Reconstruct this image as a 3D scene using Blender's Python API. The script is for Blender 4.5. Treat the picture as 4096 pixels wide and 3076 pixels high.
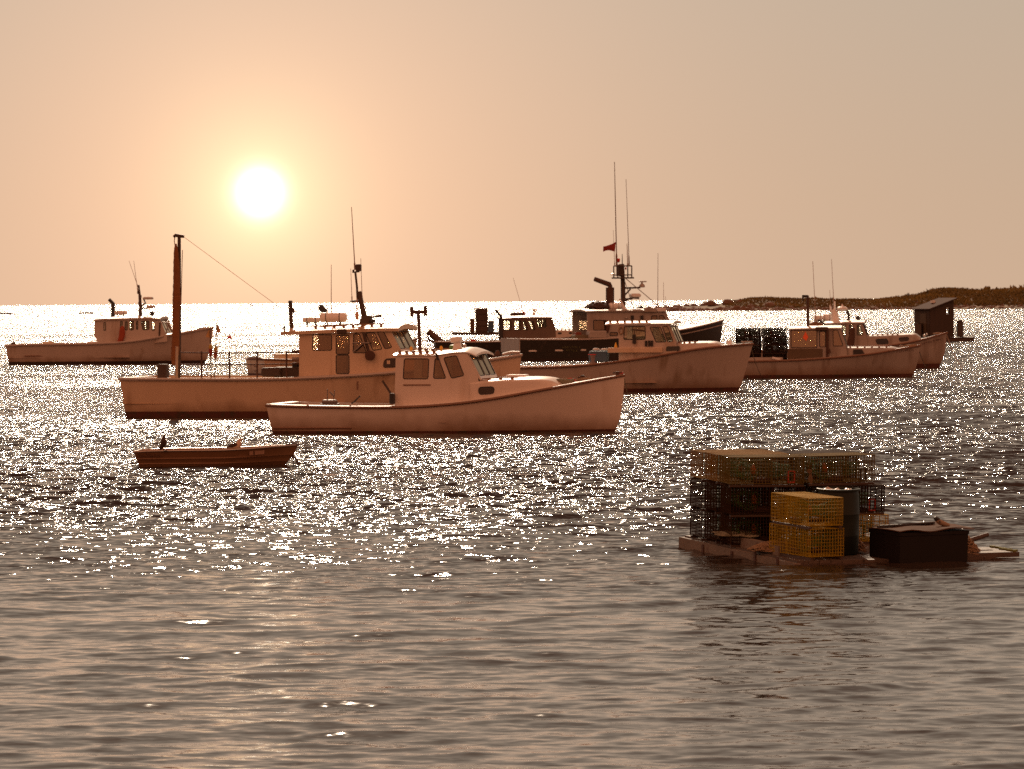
import bpy, bmesh, math, random
import numpy as np
from mathutils import Matrix, Vector
from math import radians as R, sin, cos, tan, pi, atan2, sqrt

for o in list(bpy.data.objects): bpy.data.objects.remove(o)
S = bpy.context.scene
C = S.collection
rnd = random.Random(7)

# ---------------------------------------------------------------- camera
F_PX, W_PX, H_PX, CX, CY = 16500.0, 4096, 3076, 2048.0, 1538.0
CAM_H = 3.6
PITCH, ROLL = 0.02015, 0.0077
_R0 = Vector((1, 0, 0)); _F = Vector((0, cos(PITCH), -sin(PITCH))); _U0 = Vector((0, sin(PITCH), cos(PITCH)))
_R = cos(ROLL) * _R0 - sin(ROLL) * _U0
_U = sin(ROLL) * _R0 + cos(ROLL) * _U0
cam_d = bpy.data.cameras.new('camera'); cam = bpy.data.objects.new('camera', cam_d); C.objects.link(cam)
M = Matrix.Identity(4)
for i in range(3):
    M[i][0] = _R[i]; M[i][1] = _U[i]; M[i][2] = -_F[i]
M[2][3] = CAM_H
cam.matrix_world = M
cam_d.sensor_width = 36.0
cam_d.lens = F_PX / W_PX * 36.0
cam_d.clip_start = 0.5; cam_d.clip_end = 90000
cam_d.dof.use_dof = True; cam_d.dof.focus_distance = 62.0; cam_d.dof.aperture_fstop = 9.0
S.camera = cam
S.render.resolution_x, S.render.resolution_y = 1024, 769

def ray(px, py):
    return (_F + _R * ((px - CX) / F_PX) + _U * ((CY - py) / F_PX)).normalized()
CAM = Vector((0, 0, CAM_H))
def ground(px, py, z=0.0):
    d = ray(px, py); return CAM + d * ((z - CAM_H) / d.z)
def atdepth(px, py, D):
    d = ray(px, py); return CAM + d * (D / d.y)

# ---------------------------------------------------------------- sky and sun
sun_vis = ray(1040, 770)                       # where the low sun disc stands in the sky
SUN_AZ = atan2(sun_vis.x, sun_vis.y)
SUN_EL = R(31)
sd = Vector((sin(SUN_AZ) * cos(SUN_EL), cos(SUN_AZ) * cos(SUN_EL), sin(SUN_EL)))
ld = bpy.data.lights.new('sun', 'SUN'); ld.energy = 4.0; ld.angle = R(0.6); ld.color = (1.0, 0.77, 0.56)
lo = bpy.data.objects.new('sun', ld); C.objects.link(lo)
lo.rotation_euler = sd.to_track_quat('Z', 'Y').to_euler(); lo.location = (0, 0, 60)

W = bpy.data.worlds.new('World'); S.world = W; W.use_nodes = True
nt = W.node_tree; nt.nodes.clear()
def N(t, **k):
    n = nt.nodes.new(t)
    for a, b in k.items(): setattr(n, a, b)
    return n
def mth(op, a, b=None, c=None, clamp=False):
    n = N('ShaderNodeMath', operation=op, use_clamp=clamp)
    for i, v in enumerate((a, b, c)):
        if v is None: continue
        if isinstance(v, (int, float)): n.inputs[i].default_value = v
        else: nt.links.new(v, n.inputs[i])
    return n.outputs[0]
def vscale(col, fac):
    n = N('ShaderNodeVectorMath', operation='SCALE')
    n.inputs[0].default_value = col; nt.links.new(fac, n.inputs['Scale']); return n.outputs[0]
def vadd(a, b):
    n = N('ShaderNodeVectorMath', operation='ADD'); nt.links.new(a, n.inputs[0]); nt.links.new(b, n.inputs[1]); return n.outputs[0]
tc = N('ShaderNodeTexCoord'); dirv = tc.outputs['Generated']
sep = N('ShaderNodeSeparateXYZ'); nt.links.new(dirv, sep.inputs[0])
elev = mth('MULTIPLY', mth('ARCSINE', sep.outputs[2]), 180 / pi)          # degrees
ramp = N('ShaderNodeValToRGB'); nt.links.new(mth('DIVIDE', mth('MAXIMUM', elev, 0.0), 90.0), ramp.inputs[0])
cr = ramp.color_ramp
SKY = [(0.0, (.60, .415, .285)), (0.016, (.58, .415, .29)), (0.047, (.53, .42, .32)), (0.16, (.42, .35, .275)), (0.40, (.17, .125, .10)), (1.0, (.11, .08, .065))]
cr.elements[0].position, cr.elements[0].color = SKY[0][0], (*SKY[0][1], 1)
cr.elements[1].position, cr.elements[1].color = SKY[-1][0], (*SKY[-1][1], 1)
for p, c in SKY[1:-1]:
    e = cr.elements.new(p); e.color = (*c, 1)
# orange fill light added to the sky behind the viewer, warming the hull sides
back = N('ShaderNodeMapRange'); back.inputs[1].default_value = 0.55; back.inputs[2].default_value = -0.35
nt.links.new(sep.outputs[1], back.inputs[0])
mixb = N('ShaderNodeMix', data_type='RGBA'); nt.links.new(back.outputs[0], mixb.inputs[0])
nt.links.new(ramp.outputs[0], mixb.inputs[6]); mixb.inputs[7].default_value = (.82, .315, .165, 1)
dotn = N('ShaderNodeVectorMath', operation='DOT_PRODUCT'); nt.links.new(dirv, dotn.inputs[0]); dotn.inputs[1].default_value = sun_vis
theta = mth('MULTIPLY', mth('ARCCOSINE', mth('MINIMUM', dotn.outputs['Value'], 0.9999999)), 180 / pi)
def expo(scale, p=1.0):
    t = mth('DIVIDE', theta, scale)
    if p != 1.0: t = mth('POWER', t, p)
    return mth('EXPONENT', mth('MULTIPLY', t, -1.0))
g1 = vscale((.52, .26, .135), expo(4.2, 1.25))
g2 = vscale((.62, .56, .27), expo(0.72, 1.1))
g3 = vscale((5, 4.8, 4.2), expo(0.19, 1.5))
tot = vadd(vadd(mixb.outputs[2], g1), vadd(g2, g3))
bg = N('ShaderNodeBackground'); nt.links.new(tot, bg.inputs[0]); bg.inputs[1].default_value = 1.0
wo = N('ShaderNodeOutputWorld'); nt.links.new(bg.outputs[0], wo.inputs[0])
W.cycles.sampling_method = 'MANUAL'; W.cycles.sample_map_resolution = 2048

S.view_settings.view_transform = 'Standard'; S.view_settings.look = 'None'
S.view_settings.exposure = 0.0; S.view_settings.gamma = 1.0
S.cycles.use_denoising = False
S.cycles.caustics_reflective = False; S.cycles.caustics_refractive = False
S.cycles.max_bounces = 8; S.cycles.transparent_max_bounces = 16
S.cycles.sample_clamp_indirect = 6.0

# ---------------------------------------------------------------- materials
MATS = {}
def mat(name, col, rough=0.5, metal=0.0, var=0.0, vscale_=4.0, bump=0.0, bscale=30.0, spec=0.5, col2=None, c2scale=3.0, c2lo=.5, c2hi=.7, stretch=(1, 1, 1), coat=0.0, weed=None):
    if name in MATS: return MATS[name]
    m = bpy.data.materials.new(name); m.use_nodes = True; MATS[name] = m
    t = m.node_tree; b = t.nodes['Principled BSDF']
    b.inputs['Base Color'].default_value = (*col, 1)
    b.inputs['Roughness'].default_value = rough; b.inputs['Metallic'].default_value = metal
    b.inputs['Specular IOR Level'].default_value = spec
    b.inputs['Coat Weight'].default_value = coat
    co = t.nodes.new('ShaderNodeTexCoord'); mp = t.nodes.new('ShaderNodeMapping'); mp.inputs['Scale'].default_value = stretch
    t.links.new(co.outputs['Object'], mp.inputs[0])
    cur = None
    if var > 0:
        n = t.nodes.new('ShaderNodeTexNoise'); n.inputs['Scale'].default_value = vscale_; n.inputs['Detail'].default_value = 5
        t.links.new(mp.outputs[0], n.inputs[0])
        mx = t.nodes.new('ShaderNodeMix'); mx.data_type = 'RGBA'
        t.links.new(n.outputs[0], mx.inputs[0])
        mx.inputs[6].default_value = tuple(c * (1 - var) for c in col) + (1,)
        mx.inputs[7].default_value = tuple(min(1, c * (1 + var)) for c in col) + (1,)
        cur = mx.outputs[2]
    if col2 is not None:
        n = t.nodes.new('ShaderNodeTexNoise'); n.inputs['Scale'].default_value = c2scale; n.inputs['Detail'].default_value = 6
        t.links.new(mp.outputs[0], n.inputs[0])
        mr = t.nodes.new('ShaderNodeMapRange'); mr.inputs[1].default_value = c2lo; mr.inputs[2].default_value = c2hi
        t.links.new(n.outputs[0], mr.inputs[0])
        mx = t.nodes.new('ShaderNodeMix'); mx.data_type = 'RGBA'
        t.links.new(mr.outputs[0], mx.inputs[0])
        if cur: t.links.new(cur, mx.inputs[6])
        else: mx.inputs[6].default_value = (*col, 1)
        mx.inputs[7].default_value = (*col2, 1); cur = mx.outputs[2]
    if weed is not None:      # brown scum above the waterline, ragged upper edge
        sp = t.nodes.new('ShaderNodeSeparateXYZ'); t.links.new(co.outputs['Object'], sp.inputs[0])
        n = t.nodes.new('ShaderNodeTexNoise'); n.inputs['Scale'].default_value = 1.6; n.inputs['Detail'].default_value = 6; t.links.new(co.outputs['Object'], n.inputs[0])
        ma = t.nodes.new('ShaderNodeMath'); ma.operation = 'MULTIPLY_ADD'; t.links.new(n.outputs[0], ma.inputs[0]); ma.inputs[1].default_value = -.55; t.links.new(sp.outputs[2], ma.inputs[2])
        mr = t.nodes.new('ShaderNodeMapRange'); mr.inputs[1].default_value = -.20; mr.inputs[2].default_value = .28; mr.inputs[3].default_value = .8; mr.inputs[4].default_value = 0.0
        t.links.new(ma.outputs[0], mr.inputs[0])
        mx = t.nodes.new('ShaderNodeMix'); mx.data_type = 'RGBA'; t.links.new(mr.outputs[0], mx.inputs[0])
        if cur: t.links.new(cur, mx.inputs[6])
        else: mx.inputs[6].default_value = (*col, 1)
        mx.inputs[7].default_value = (*weed, 1); cur = mx.outputs[2]
    if cur: t.links.new(cur, b.inputs['Base Color'])
    if bump > 0:
        n = t.nodes.new('ShaderNodeTexNoise'); n.inputs['Scale'].default_value = bscale; n.inputs['Detail'].default_value = 4
        t.links.new(mp.outputs[0], n.inputs[0])
        bp = t.nodes.new('ShaderNodeBump'); bp.inputs['Strength'].default_value = bump; bp.inputs['Distance'].default_value = .02
        t.links.new(n.outputs[0], bp.inputs['Height']); t.links.new(bp.outputs[0], b.inputs['Normal'])
    return m
def glass(name, tint, refl=.12, rough=.05):
    if name in MATS: return MATS[name]
    m = bpy.data.materials.new(name); m.use_nodes = True; MATS[name] = m
    t = m.node_tree; t.nodes.clear()
    tr = t.nodes.new('ShaderNodeBsdfTransparent'); tr.inputs[0].default_value = (*tint, 1)
    gl = t.nodes.new('ShaderNodeBsdfGlossy'); gl.inputs['Roughness'].default_value = rough; gl.inputs[0].default_value = (.8, .62, .46, 1)
    fr = t.nodes.new('ShaderNodeFresnel'); fr.inputs[0].default_value = 1.5
    mr = t.nodes.new('ShaderNodeMath'); mr.operation = 'ADD'; mr.inputs[1].default_value = refl
    t.links.new(fr.outputs[0], mr.inputs[0])
    mx = t.nodes.new('ShaderNodeMixShader'); t.links.new(mr.outputs[0], mx.inputs[0])
    t.links.new(tr.outputs[0], mx.inputs[1]); t.links.new(gl.outputs[0], mx.inputs[2])
    ou = t.nodes.new('ShaderNodeOutputMaterial'); t.links.new(mx.outputs[0], ou.inputs[0])
    return m

# ---------------------------------------------------------------- mesh helpers
class MB:
    def __init__(s): s.v = []; s.f = []; s.mi = []
    def add(s, vs, fs, mi=0):
        n = len(s.v); s.v.extend([tuple(p) for p in vs]); s.f.extend([tuple(n + i for i in f) for f in fs]); s.mi.extend([mi] * len(fs)); return s
    def box(s, c, d, rot=None, mi=0, taper=1.0):
        hx, hy, hz = d[0] / 2, d[1] / 2, d[2] / 2
        vs = []
        for z, k in ((-hz, 1.0), (hz, taper)):
            for x, y in ((-hx, -hy), (hx, -hy), (hx, hy), (-hx, hy)): vs.append(Vector((x * k, y * k, z)))
        if rot is not None: vs = [rot @ v for v in vs]
        vs = [v + Vector(c) for v in vs]
        return s.add(vs, [(0, 3, 2, 1), (4, 5, 6, 7), (0, 1, 5, 4), (1, 2, 6, 5), (2, 3, 7, 6), (3, 0, 4, 7)], mi)
    def rbox(s, c, d, r=.03, rot=None, mi=0):
        # box with chamfered vertical and horizontal edges
        hx, hy, hz = d[0] / 2, d[1] / 2, d[2] / 2; r = min(r, hx * .9, hy * .9, hz * .9)
        rings = []
        for z, ins in ((-hz, r), (-hz + r, 0), (hz - r, 0), (hz, r)):
            x, y = hx - ins, hy - ins; q = r
            rings.append([(x, y - q), (x - q, y), (-x + q, y), (-x, y - q), (-x, -y + q), (-x + q, -y), (x - q, -y), (x, -y + q)])
        vs = []
        for (z, _), rg in zip(((-hz, 0), (-hz + r, 0), (hz - r, 0), (hz, 0)), rings):
            for x, y in rg: vs.append(Vector((x, y, z)))
        if rot is not None: vs = [rot @ v for v in vs]
        vs = [v + Vector(c) for v in vs]
        fs = [tuple(range(7, -1, -1)), tuple(range(24, 32))]
        for k in range(3):
            for i in range(8): fs.append((k * 8 + i, k * 8 + (i + 1) % 8, (k + 1) * 8 + (i + 1) % 8, (k + 1) * 8 + i))
        return s.add(vs, fs, mi)
    def tube(s, pts, r, n=6, closed=False, mi=0, caps=True):
        pts = [Vector(p) for p in pts]; L = len(pts)
        rs = r if isinstance(r, (list, tuple)) else [r] * L
        vs = []; prev = None
        for i in range(L):
            a = pts[i - 1] if (i > 0 or closed) else pts[i]; b = pts[(i + 1) % L] if (i < L - 1 or closed) else pts[i]
            t = (b - a)
            t = t.normalized() if t.length > 1e-9 else Vector((0, 0, 1))
            if prev is None:
                u = t.cross(Vector((0, 0, 1)));
                if u.length < 1e-3: u = t.cross(Vector((0, 1, 0)))
            else:
                u = prev - t * prev.dot(t)
                if u.length < 1e-4: u = t.cross(Vector((0, 0, 1)))
            u.normalize(); prev = u; w = t.cross(u)
            for k in range(n):
                an = 2 * pi * k / n; vs.append(pts[i] + (u * cos(an) + w * sin(an)) * rs[i])
        fs = []
        for i in range(L if closed else L - 1):
            j = (i + 1) % L
            for k in range(n): fs.append((i * n + k, i * n + (k + 1) % n, j * n + (k + 1) % n, j * n + k))
        if caps and not closed: fs += [tuple(range(n - 1, -1, -1)), tuple((L - 1) * n + k for k in range(n))]
        return s.add(vs, fs, mi)
    def lathe(s, prof, c=(0, 0, 0), n=20, rot=None, mi=0):
        vs = []; fs = []
        for r_, z in prof:
            for k in range(n):
                a = 2 * pi * k / n; v = Vector((r_ * cos(a), r_ * sin(a), z))
                if rot is not None: v = rot @ v
                vs.append(v + Vector(c))
        L = len(prof)
        for i in range(L - 1):
            for k in range(n): fs.append((i * n + k, i * n + (k + 1) % n, (i + 1) * n + (k + 1) % n, (i + 1) * n + k))
        fs += [tuple(range(n - 1, -1, -1)), tuple((L - 1) * n + k for k in range(n))]
        return s.add(vs, fs, mi)
    def prism(s, poly, a, b, mi=0):
        # poly: list of 3-D points; extruded by vector from a to b
        a = Vector(a); b = Vector(b); n = len(poly)
        vs = [Vector(p) + a for p in poly] + [Vector(p) + b for p in poly]
        fs = [tuple(range(n - 1, -1, -1)), tuple(range(n, 2 * n))] + [(i, (i + 1) % n, n + (i + 1) % n, n + i) for i in range(n)]
        return s.add(vs, fs, mi)
    def grid(s, rows, mi=0, flip=False):
        n = len(rows[0]); vs = [p for r_ in rows for p in r_]; fs = []
        for i in range(len(rows) - 1):
            for k in range(n - 1):
                q = (i * n + k, i * n + k + 1, (i + 1) * n + k + 1, (i + 1) * n + k)
                fs.append(q[::-1] if flip else q)
        return s.add(vs, fs, mi)
    def mesh(s, name, mats, smooth=None):
        me = bpy.data.meshes.new(name); me.from_pydata(s.v, [], s.f); me.update()
        for m in (mats if isinstance(mats, (list, tuple)) else [mats]): me.materials.append(m)
        if any(s.mi): me.polygons.foreach_set('material_index', s.mi)
        bm = bmesh.new(); bm.from_mesh(me); bmesh.ops.recalc_face_normals(bm, faces=bm.faces)
        bm.to_mesh(me); bm.free()
        if smooth:
            me.polygons.foreach_set('use_smooth', [True] * len(me.polygons))
            me.set_sharp_from_angle(angle=R(smooth))
        return me
    def build(s, name, mats, parent=None, smooth=None, label=None):
        o = bpy.data.objects.new(name, s.mesh(name, mats, smooth)); C.objects.link(o); o.parent = parent
        if label: o['label'] = label
        return o
def thing(name, label, cat, loc=(0, 0, 0), rot=(0, 0, 0), group=None):
    o = bpy.data.objects.new(name, None); C.objects.link(o); o.location = loc; o.rotation_euler = rot
    o['label'] = label; o['category'] = cat
    if group: o['group'] = group
    o.empty_display_size = .2
    return o
def tag(o, label, cat, group=None):
    o['label'] = label; o['category'] = cat
    if group: o['group'] = group
    return o
def copy_tree(o, parent=None):
    c = o.copy(); C.objects.link(c); c.parent = parent
    for ch in [x for x in ALLCH.get(o.name, [])]: copy_tree(ch, c)
    return c
ALLCH = {}
def index_children(o):
    ALLCH[o.name] = list(o.children)
    for c in o.children: index_children(c)
def round_poly(pts, r, n=4):
    out = []; L = len(pts)
    P = [Vector(p) for p in pts]
    for i in range(L):
        a, b, c = P[i - 1], P[i], P[(i + 1) % L]
        u = (a - b); w = (c - b); rr = min(r, u.length * .45, w.length * .45)
        p0 = b + u.normalized() * rr; p2 = b + w.normalized() * rr
        for k in range(n + 1):
            t = k / n; out.append((p0 * (1 - t) ** 2 + b * 2 * t * (1 - t) + p2 * t * t))
    return out
def holed(outline, holes, thick):
    cu = bpy.data.curves.new('tmp', 'CURVE'); cu.dimensions = '2D'; cu.fill_mode = 'BOTH'; cu.extrude = thick / 2
    for poly in [outline] + list(holes):
        sp = cu.splines.new('POLY'); sp.points.add(len(poly) - 1)
        for i, p in enumerate(poly): sp.points[i].co = (p[0], p[1], 0, 1)
        sp.use_cyclic_u = True
    ob = bpy.data.objects.new('tmp', cu); me = bpy.data.meshes.new_from_object(ob)
    vs = [tuple(v.co) for v in me.vertices]; fs = [tuple(p.vertices) for p in me.polygons]
    bpy.data.objects.remove(ob); bpy.data.curves.remove(cu); bpy.data.meshes.remove(me)
    return vs, fs
# ---------------------------------------------------------------- the sea
def make_water():
    rs = np.random.RandomState(3)
    nw = 90
    lam = np.exp(rs.uniform(np.log(.24), np.log(3.0), nw))
    k = 2 * np.pi / lam
    th = rs.normal(0, .62, nw)                        # wave directions about the view axis, crests across it
    kx = k * np.sin(th); ky = -k * np.cos(th)
    ph = rs.uniform(0, 2 * np.pi, nw)
    slope = 0.0205 * (lam / .9) ** .02
    amp = slope / k
    # rings
    rad = [0.6, 3, 8, 14, 20, 24]
    D = 26.0
    while D < 420: rad.append(D); D += max(.05, D * D / 22275.0 * .8)
    while D < 60000: rad.append(D); D *= 1.06
    rad = np.array(rad)
    ang = np.concatenate([np.linspace(-180, -20, 22, endpoint=False), np.linspace(-20, -9.2, 40, endpoint=False), np.linspace(-9.2, 9.2, 600, endpoint=False), np.linspace(9.2, 20, 40, endpoint=False), np.linspace(20, 180, 22, endpoint=False)]) * np.pi / 180
    nr, na = len(rad), len(ang)
    RR, AA = np.meshgrid(rad, ang, indexing='ij')
    X = (RR * np.sin(AA)).ravel(); Y = (RR * np.cos(AA)).ravel()
    dr = np.gradient(rad); DR = np.repeat(dr, na)
    Z = np.zeros_like(X); DX = np.zeros_like(X); DY = np.zeros_like(X)
    rr = RR.ravel()
    far = (rr < 430) & (rr > 20)
    idx = np.nonzero(far)[0]; x = X[idx]; y = Y[idx]; d = DR[idx]
    calm = .475 + .365 * np.clip((np.hypot(x, y) - 44) / 22, 0, 1)
    gust = 1 + .25 * np.sin(x * .11 + y * .07 + 1) * np.sin(y * .13 - x * .05)
    z = np.zeros_like(x); ax = np.zeros_like(x); ay = np.zeros_like(x)
    for i in range(nw):
        w = np.clip((lam[i] / d - 2.2) / 2.5, 0, 1)
        if not w.any(): continue
        p = kx[i] * x + ky[i] * y + ph[i]
        shel = (calm - .475) / .365                       # 0 close in, 1 in the open
        kk = 1.05 if lam[i] < .55 else 1.0 if lam[i] < .9 else max(.75, 1 - (lam[i] - .9) * .3)
        cl = calm * (kk * (1 - shel) + shel)
        a = amp[i] * w * gust * cl
        z += a * np.cos(p)
        sn = np.sin(p) * a * .9
        ax -= sn * kx[i] / k[i]; ay -= sn * ky[i] / k[i]
    Z[idx] = z; DX[idx] = ax; DY[idx] = ay
    X = X + DX; Y = Y + DY
    co = np.stack([X, Y, Z], 1).astype(np.float32)
    co = np.vstack([co, np.array([[0, 0, 0]], dtype=np.float32)])
    I, J = np.meshgrid(np.arange(nr - 1), np.arange(na), indexing='ij')
    J2 = (J + 1) % na
    q = np.stack([I * na + J, I * na + J2, (I + 1) * na + J2, (I + 1) * na + J], -1).reshape(-1, 4)[:, ::-1]
    tri = np.stack([np.full(na, nr * na), (np.arange(na) + 1) % na, np.arange(na)], 1)[:, ::-1]
    me = bpy.data.meshes.new('water')
    me.vertices.add(len(co)); me.vertices.foreach_set('co', co.ravel())
    nq, ntr = len(q), len(tri)
    me.loops.add(nq * 4 + ntr * 3); me.loops.foreach_set('vertex_index', np.concatenate([q.ravel(), tri.ravel()]).astype(np.int32))
    me.polygons.add(nq + ntr)
    ls = np.concatenate([np.arange(nq) * 4, nq * 4 + np.arange(ntr) * 3]).astype(np.int32)
    me.polygons.foreach_set('loop_start', ls)
    me.update(calc_edges=True)
    me.polygons.foreach_set('use_smooth', [True] * (nq + ntr))
    # material
    m = bpy.data.materials.new('sea_water'); m.use_nodes = True; t = m.node_tree; b = t.nodes['Principled BSDF']
    b.inputs['Base Color'].default_value = (.034, .022, .015, 1)
    b.inputs['IOR'].default_value = 1.34
    L = t.links.new
    def nn(ty, **kw):
        n = t.nodes.new(ty)
        for a_, v_ in kw.items(): setattr(n, a_, v_)
        return n
    geo = nn('ShaderNodeNewGeometry')
    def noise(scale, sx, sy, det, off):
        mp = nn('ShaderNodeMapping'); mp.inputs['Scale'].default_value = (sx, sy, 1); mp.inputs['Location'].default_value = (off, off * 1.7, off * .3)
        mp.inputs['Rotation'].default_value = (0, 0, R(6))
        L(geo.outputs['Position'], mp.inputs[0])
        n = nn('ShaderNodeTexNoise'); n.inputs['Scale'].default_value = scale; n.inputs['Detail'].default_value = det; n.inputs['Roughness'].default_value = .62
        L(mp.outputs[0], n.inputs[0])
        s_ = nn('ShaderNodeVectorMath', operation='SUBTRACT'); L(n.outputs['Color'], s_.inputs[0]); s_.inputs[1].default_value = (.5, .5, .5)
        return s_.outputs[0]
    def sc(v, f):
        s_ = nn('ShaderNodeVectorMath', operation='SCALE'); L(v, s_.inputs[0])
        if isinstance(f, (int, float)): s_.inputs['Scale'].default_value = f
        else: L(f, s_.inputs['Scale'])
        return s_.outputs[0]
    def ad(a_, b_):
        s_ = nn('ShaderNodeVectorMath', operation='ADD'); L(a_, s_.inputs[0]); L(b_, s_.inputs[1]); return s_.outputs[0]
    # distance from the shore: the water close in is sheltered and smooth, further out it is ruffled
    ln = nn('ShaderNodeVectorMath', operation='LENGTH'); L(geo.outputs['Position'], ln.inputs[0])
    wob = nn('ShaderNodeTexNoise'); wob.inputs['Scale'].default_value = .12; wob.inputs['Detail'].default_value = 3; L(geo.outputs['Position'], wob.inputs[0])
    dist = nn('ShaderNodeMath', operation='MULTIPLY_ADD'); L(wob.outputs[0], dist.inputs[0]); dist.inputs[1].default_value = 16.0; L(ln.outputs['Value'], dist.inputs[2])
    def mr(a0, a1, b0, b1, src=None):
        n = nn('ShaderNodeMapRange'); n.interpolation_type = 'SMOOTHSTEP'
        n.inputs[1].default_value = a0; n.inputs[2].default_value = a1; n.inputs[3].default_value = b0; n.inputs[4].default_value = b1
        L(src or dist.outputs[0], n.inputs[0]); return n.outputs[0]
    near = noise(5.5, .6, 1.5, 2.5, 3.1)
    mid = noise(3.4, .85, 1.1, 3.5, 9.7)
    farn = noise(.55, .7, 1.1, 3, 5.3)
    s1 = sc(near, mr(50, 75, .32, 1.1))
    s2 = sc(mid, mr(54, 100, .0, 2.15))
    s3 = sc(farn, mr(80, 200, .0, 1.6))
    pm = nn('ShaderNodeMapping'); pm.inputs['Scale'].default_value = (.010, .045, 1); L(geo.outputs['Position'], pm.inputs[0])
    pn = nn('ShaderNodeTexNoise'); pn.inputs['Scale'].default_value = 1.0; pn.inputs['Detail'].default_value = 3; L(pm.outputs[0], pn.inputs[0])
    lane = mr(.32, .68, .62, 1.25, pn.outputs[0])                                   # wind lanes
    slope_v = sc(ad(ad(s1, s2), s3), lane)
    mu = nn('ShaderNodeVectorMath', operation='MULTIPLY'); L(slope_v, mu.inputs[0]); mu.inputs[1].default_value = (1, 1, 0)
    cmb = nn('ShaderNodeCombineXYZ'); L(mr(52, 95, 0, -.22), cmb.inputs[1])      # wavelets lean toward the shore
    nrm = nn('ShaderNodeVectorMath', operation='NORMALIZE'); L(ad(ad(geo.outputs['Normal'], mu.outputs[0]), cmb.outputs[0]), nrm.inputs[0])
    L(nrm.outputs[0], b.inputs['Normal'])
    rg = nn('ShaderNodeMath', operation='ADD'); L(mr(45, 160, .045, .085), rg.inputs[0]); L(mr(160, 700, .0, .10), rg.inputs[1])
    L(rg.outputs[0], b.inputs['Roughness'])
    me.materials.append(m)
    o = bpy.data.objects.new('water', me); C.objects.link(o); o['kind'] = 'structure'; o['label'] = 'rippled harbour water glittering in low sun'
    return o
make_water()
# ---------------------------------------------------------------- paints
WHITE = mat('weathered_white_paint', (.50, .43, .375), .38, var=.08, vscale_=1.3, bump=.15, bscale=6, col2=(.30, .20, .12), c2scale=2.2, c2lo=.56, c2hi=.82, stretch=(1, 1, .14), weed=(.20, .10, .04))
DIMMED = mat('dimmed_streaky_white_paint', (.36, .315, .28), .45, var=.12, vscale_=1.3, bump=.15, bscale=6, col2=(.17, .115, .075), c2scale=2.2, c2lo=.52, c2hi=.8, stretch=(1, 1, .14), weed=(.20, .10, .04))  # base white dimmed for boats outside the sun glare; streaks are grime
WHITE_GLARE = mat('glare_lit_white_gelcoat', (.66, .58, .51), .30, var=.07, vscale_=1.0, bump=.08, bscale=5, col2=(.48, .38, .29), c2scale=2.0, c2lo=.56, c2hi=.85, stretch=(1, 1, .14), weed=(.20, .10, .04))  # base white lifted, sun glare put into the paint colour
CREAM_GLARE = mat('cream_glare_paint', (.62, .47, .33), .42, var=.10, vscale_=1.5, bump=.15, bscale=6, col2=(.30, .18, .09), c2scale=2.4, c2lo=.54, c2hi=.82, stretch=(1, 1, .14), weed=(.20, .10, .04))  # cream, and on the left hulls the orange sun glare painted in
ROOFW = mat('roof_white', (.74, .72, .69), .45, var=.06, vscale_=3)
ANTIF = mat('antifouling_red', (.085, .022, .012), .7, var=.3, vscale_=3, col2=(.04, .03, .015), c2scale=4)
ANTIFB = mat('antifouling_dark', (.035, .018, .012), .7, var=.3, vscale_=3)
RAILW = mat('rubbing_strake', (.20, .11, .07), .6, var=.2, vscale_=5)
RAILP = mat('pale_strake', (.42, .36, .32), .5, var=.1, vscale_=5)
DARKH = mat('dark_green_hull_paint', (.030, .024, .018), .35, var=.25, vscale_=2, bump=.2, bscale=5, col2=(.10, .07, .055), c2scale=2.2, c2lo=.62, c2hi=.8)
BLACK = mat('black_rubber', (.022, .018, .016), .6, var=.2)
STEEL = mat('galvanised_steel', (.30, .27, .25), .45, metal=.7, var=.2, vscale_=8)
RUST = mat('rusty_steel', (.075, .032, .018), .75, var=.4, vscale_=9, bump=.3, bscale=25)
ALU = mat('aluminium', (.50, .48, .46), .38, metal=.8, var=.1)
WOOD = mat('weathered_wood', (.17, .135, .105), .8, var=.3, vscale_=6, bump=.5, bscale=22, stretch=(.25, 1, 1), col2=(.10, .05, .03), c2scale=3, c2lo=.6, c2hi=.72)
DWOOD = mat('wet_dark_wood', (.055, .030, .018), .6, var=.35, vscale_=6, bump=.5, bscale=20, stretch=(.3, 1, 1))
DECKM = mat('deck_grey', (.42, .39, .36), .6, var=.12, vscale_=3, bump=.2, bscale=40)
CANVAS = mat('rolled_canvas', (.20, .072, .022), .9, var=.3, vscale_=5, bump=.8, bscale=8, stretch=(1, 1, .3))
REDP = mat('red_plastic', (.55, .03, .02), .5)
ORANGEP = mat('orange_cloth', (.75, .12, .03), .8, var=.15)
YELLOWP = mat('yellow_plastic', (.75, .42, .04), .5)
BLUEP = mat('blue_plastic', (.05, .10, .16), .5, var=.15)
GREENP = mat('green_plastic', (.10, .22, .05), .5, var=.15)
ROPEM = mat('hemp_rope', (.30, .20, .12), .9, var=.3, vscale_=30, bump=.8, bscale=90)
ROPEG = mat('grey_green_rope', (.24, .22, .15), .9, var=.3, vscale_=30, bump=.8, bscale=90)
WIREM = mat('antenna_white', (.34, .24, .19), .5)
LETTER = mat('letter_paint', (.10, .035, .02), .6)
LETTERG = mat('green_letter_paint', (.10, .11, .035), .6)
GLASS_A = glass('tinted_window', (.24, .16, .10), .14, .12)
GLASS_C = glass('clear_window', (.86, .84, .74), .02)
CURT = mat('plastic_curtain', (.42, .36, .22), .35, var=.2, vscale_=2)
GROUP = 'lobster boats moored in the harbour'

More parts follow.
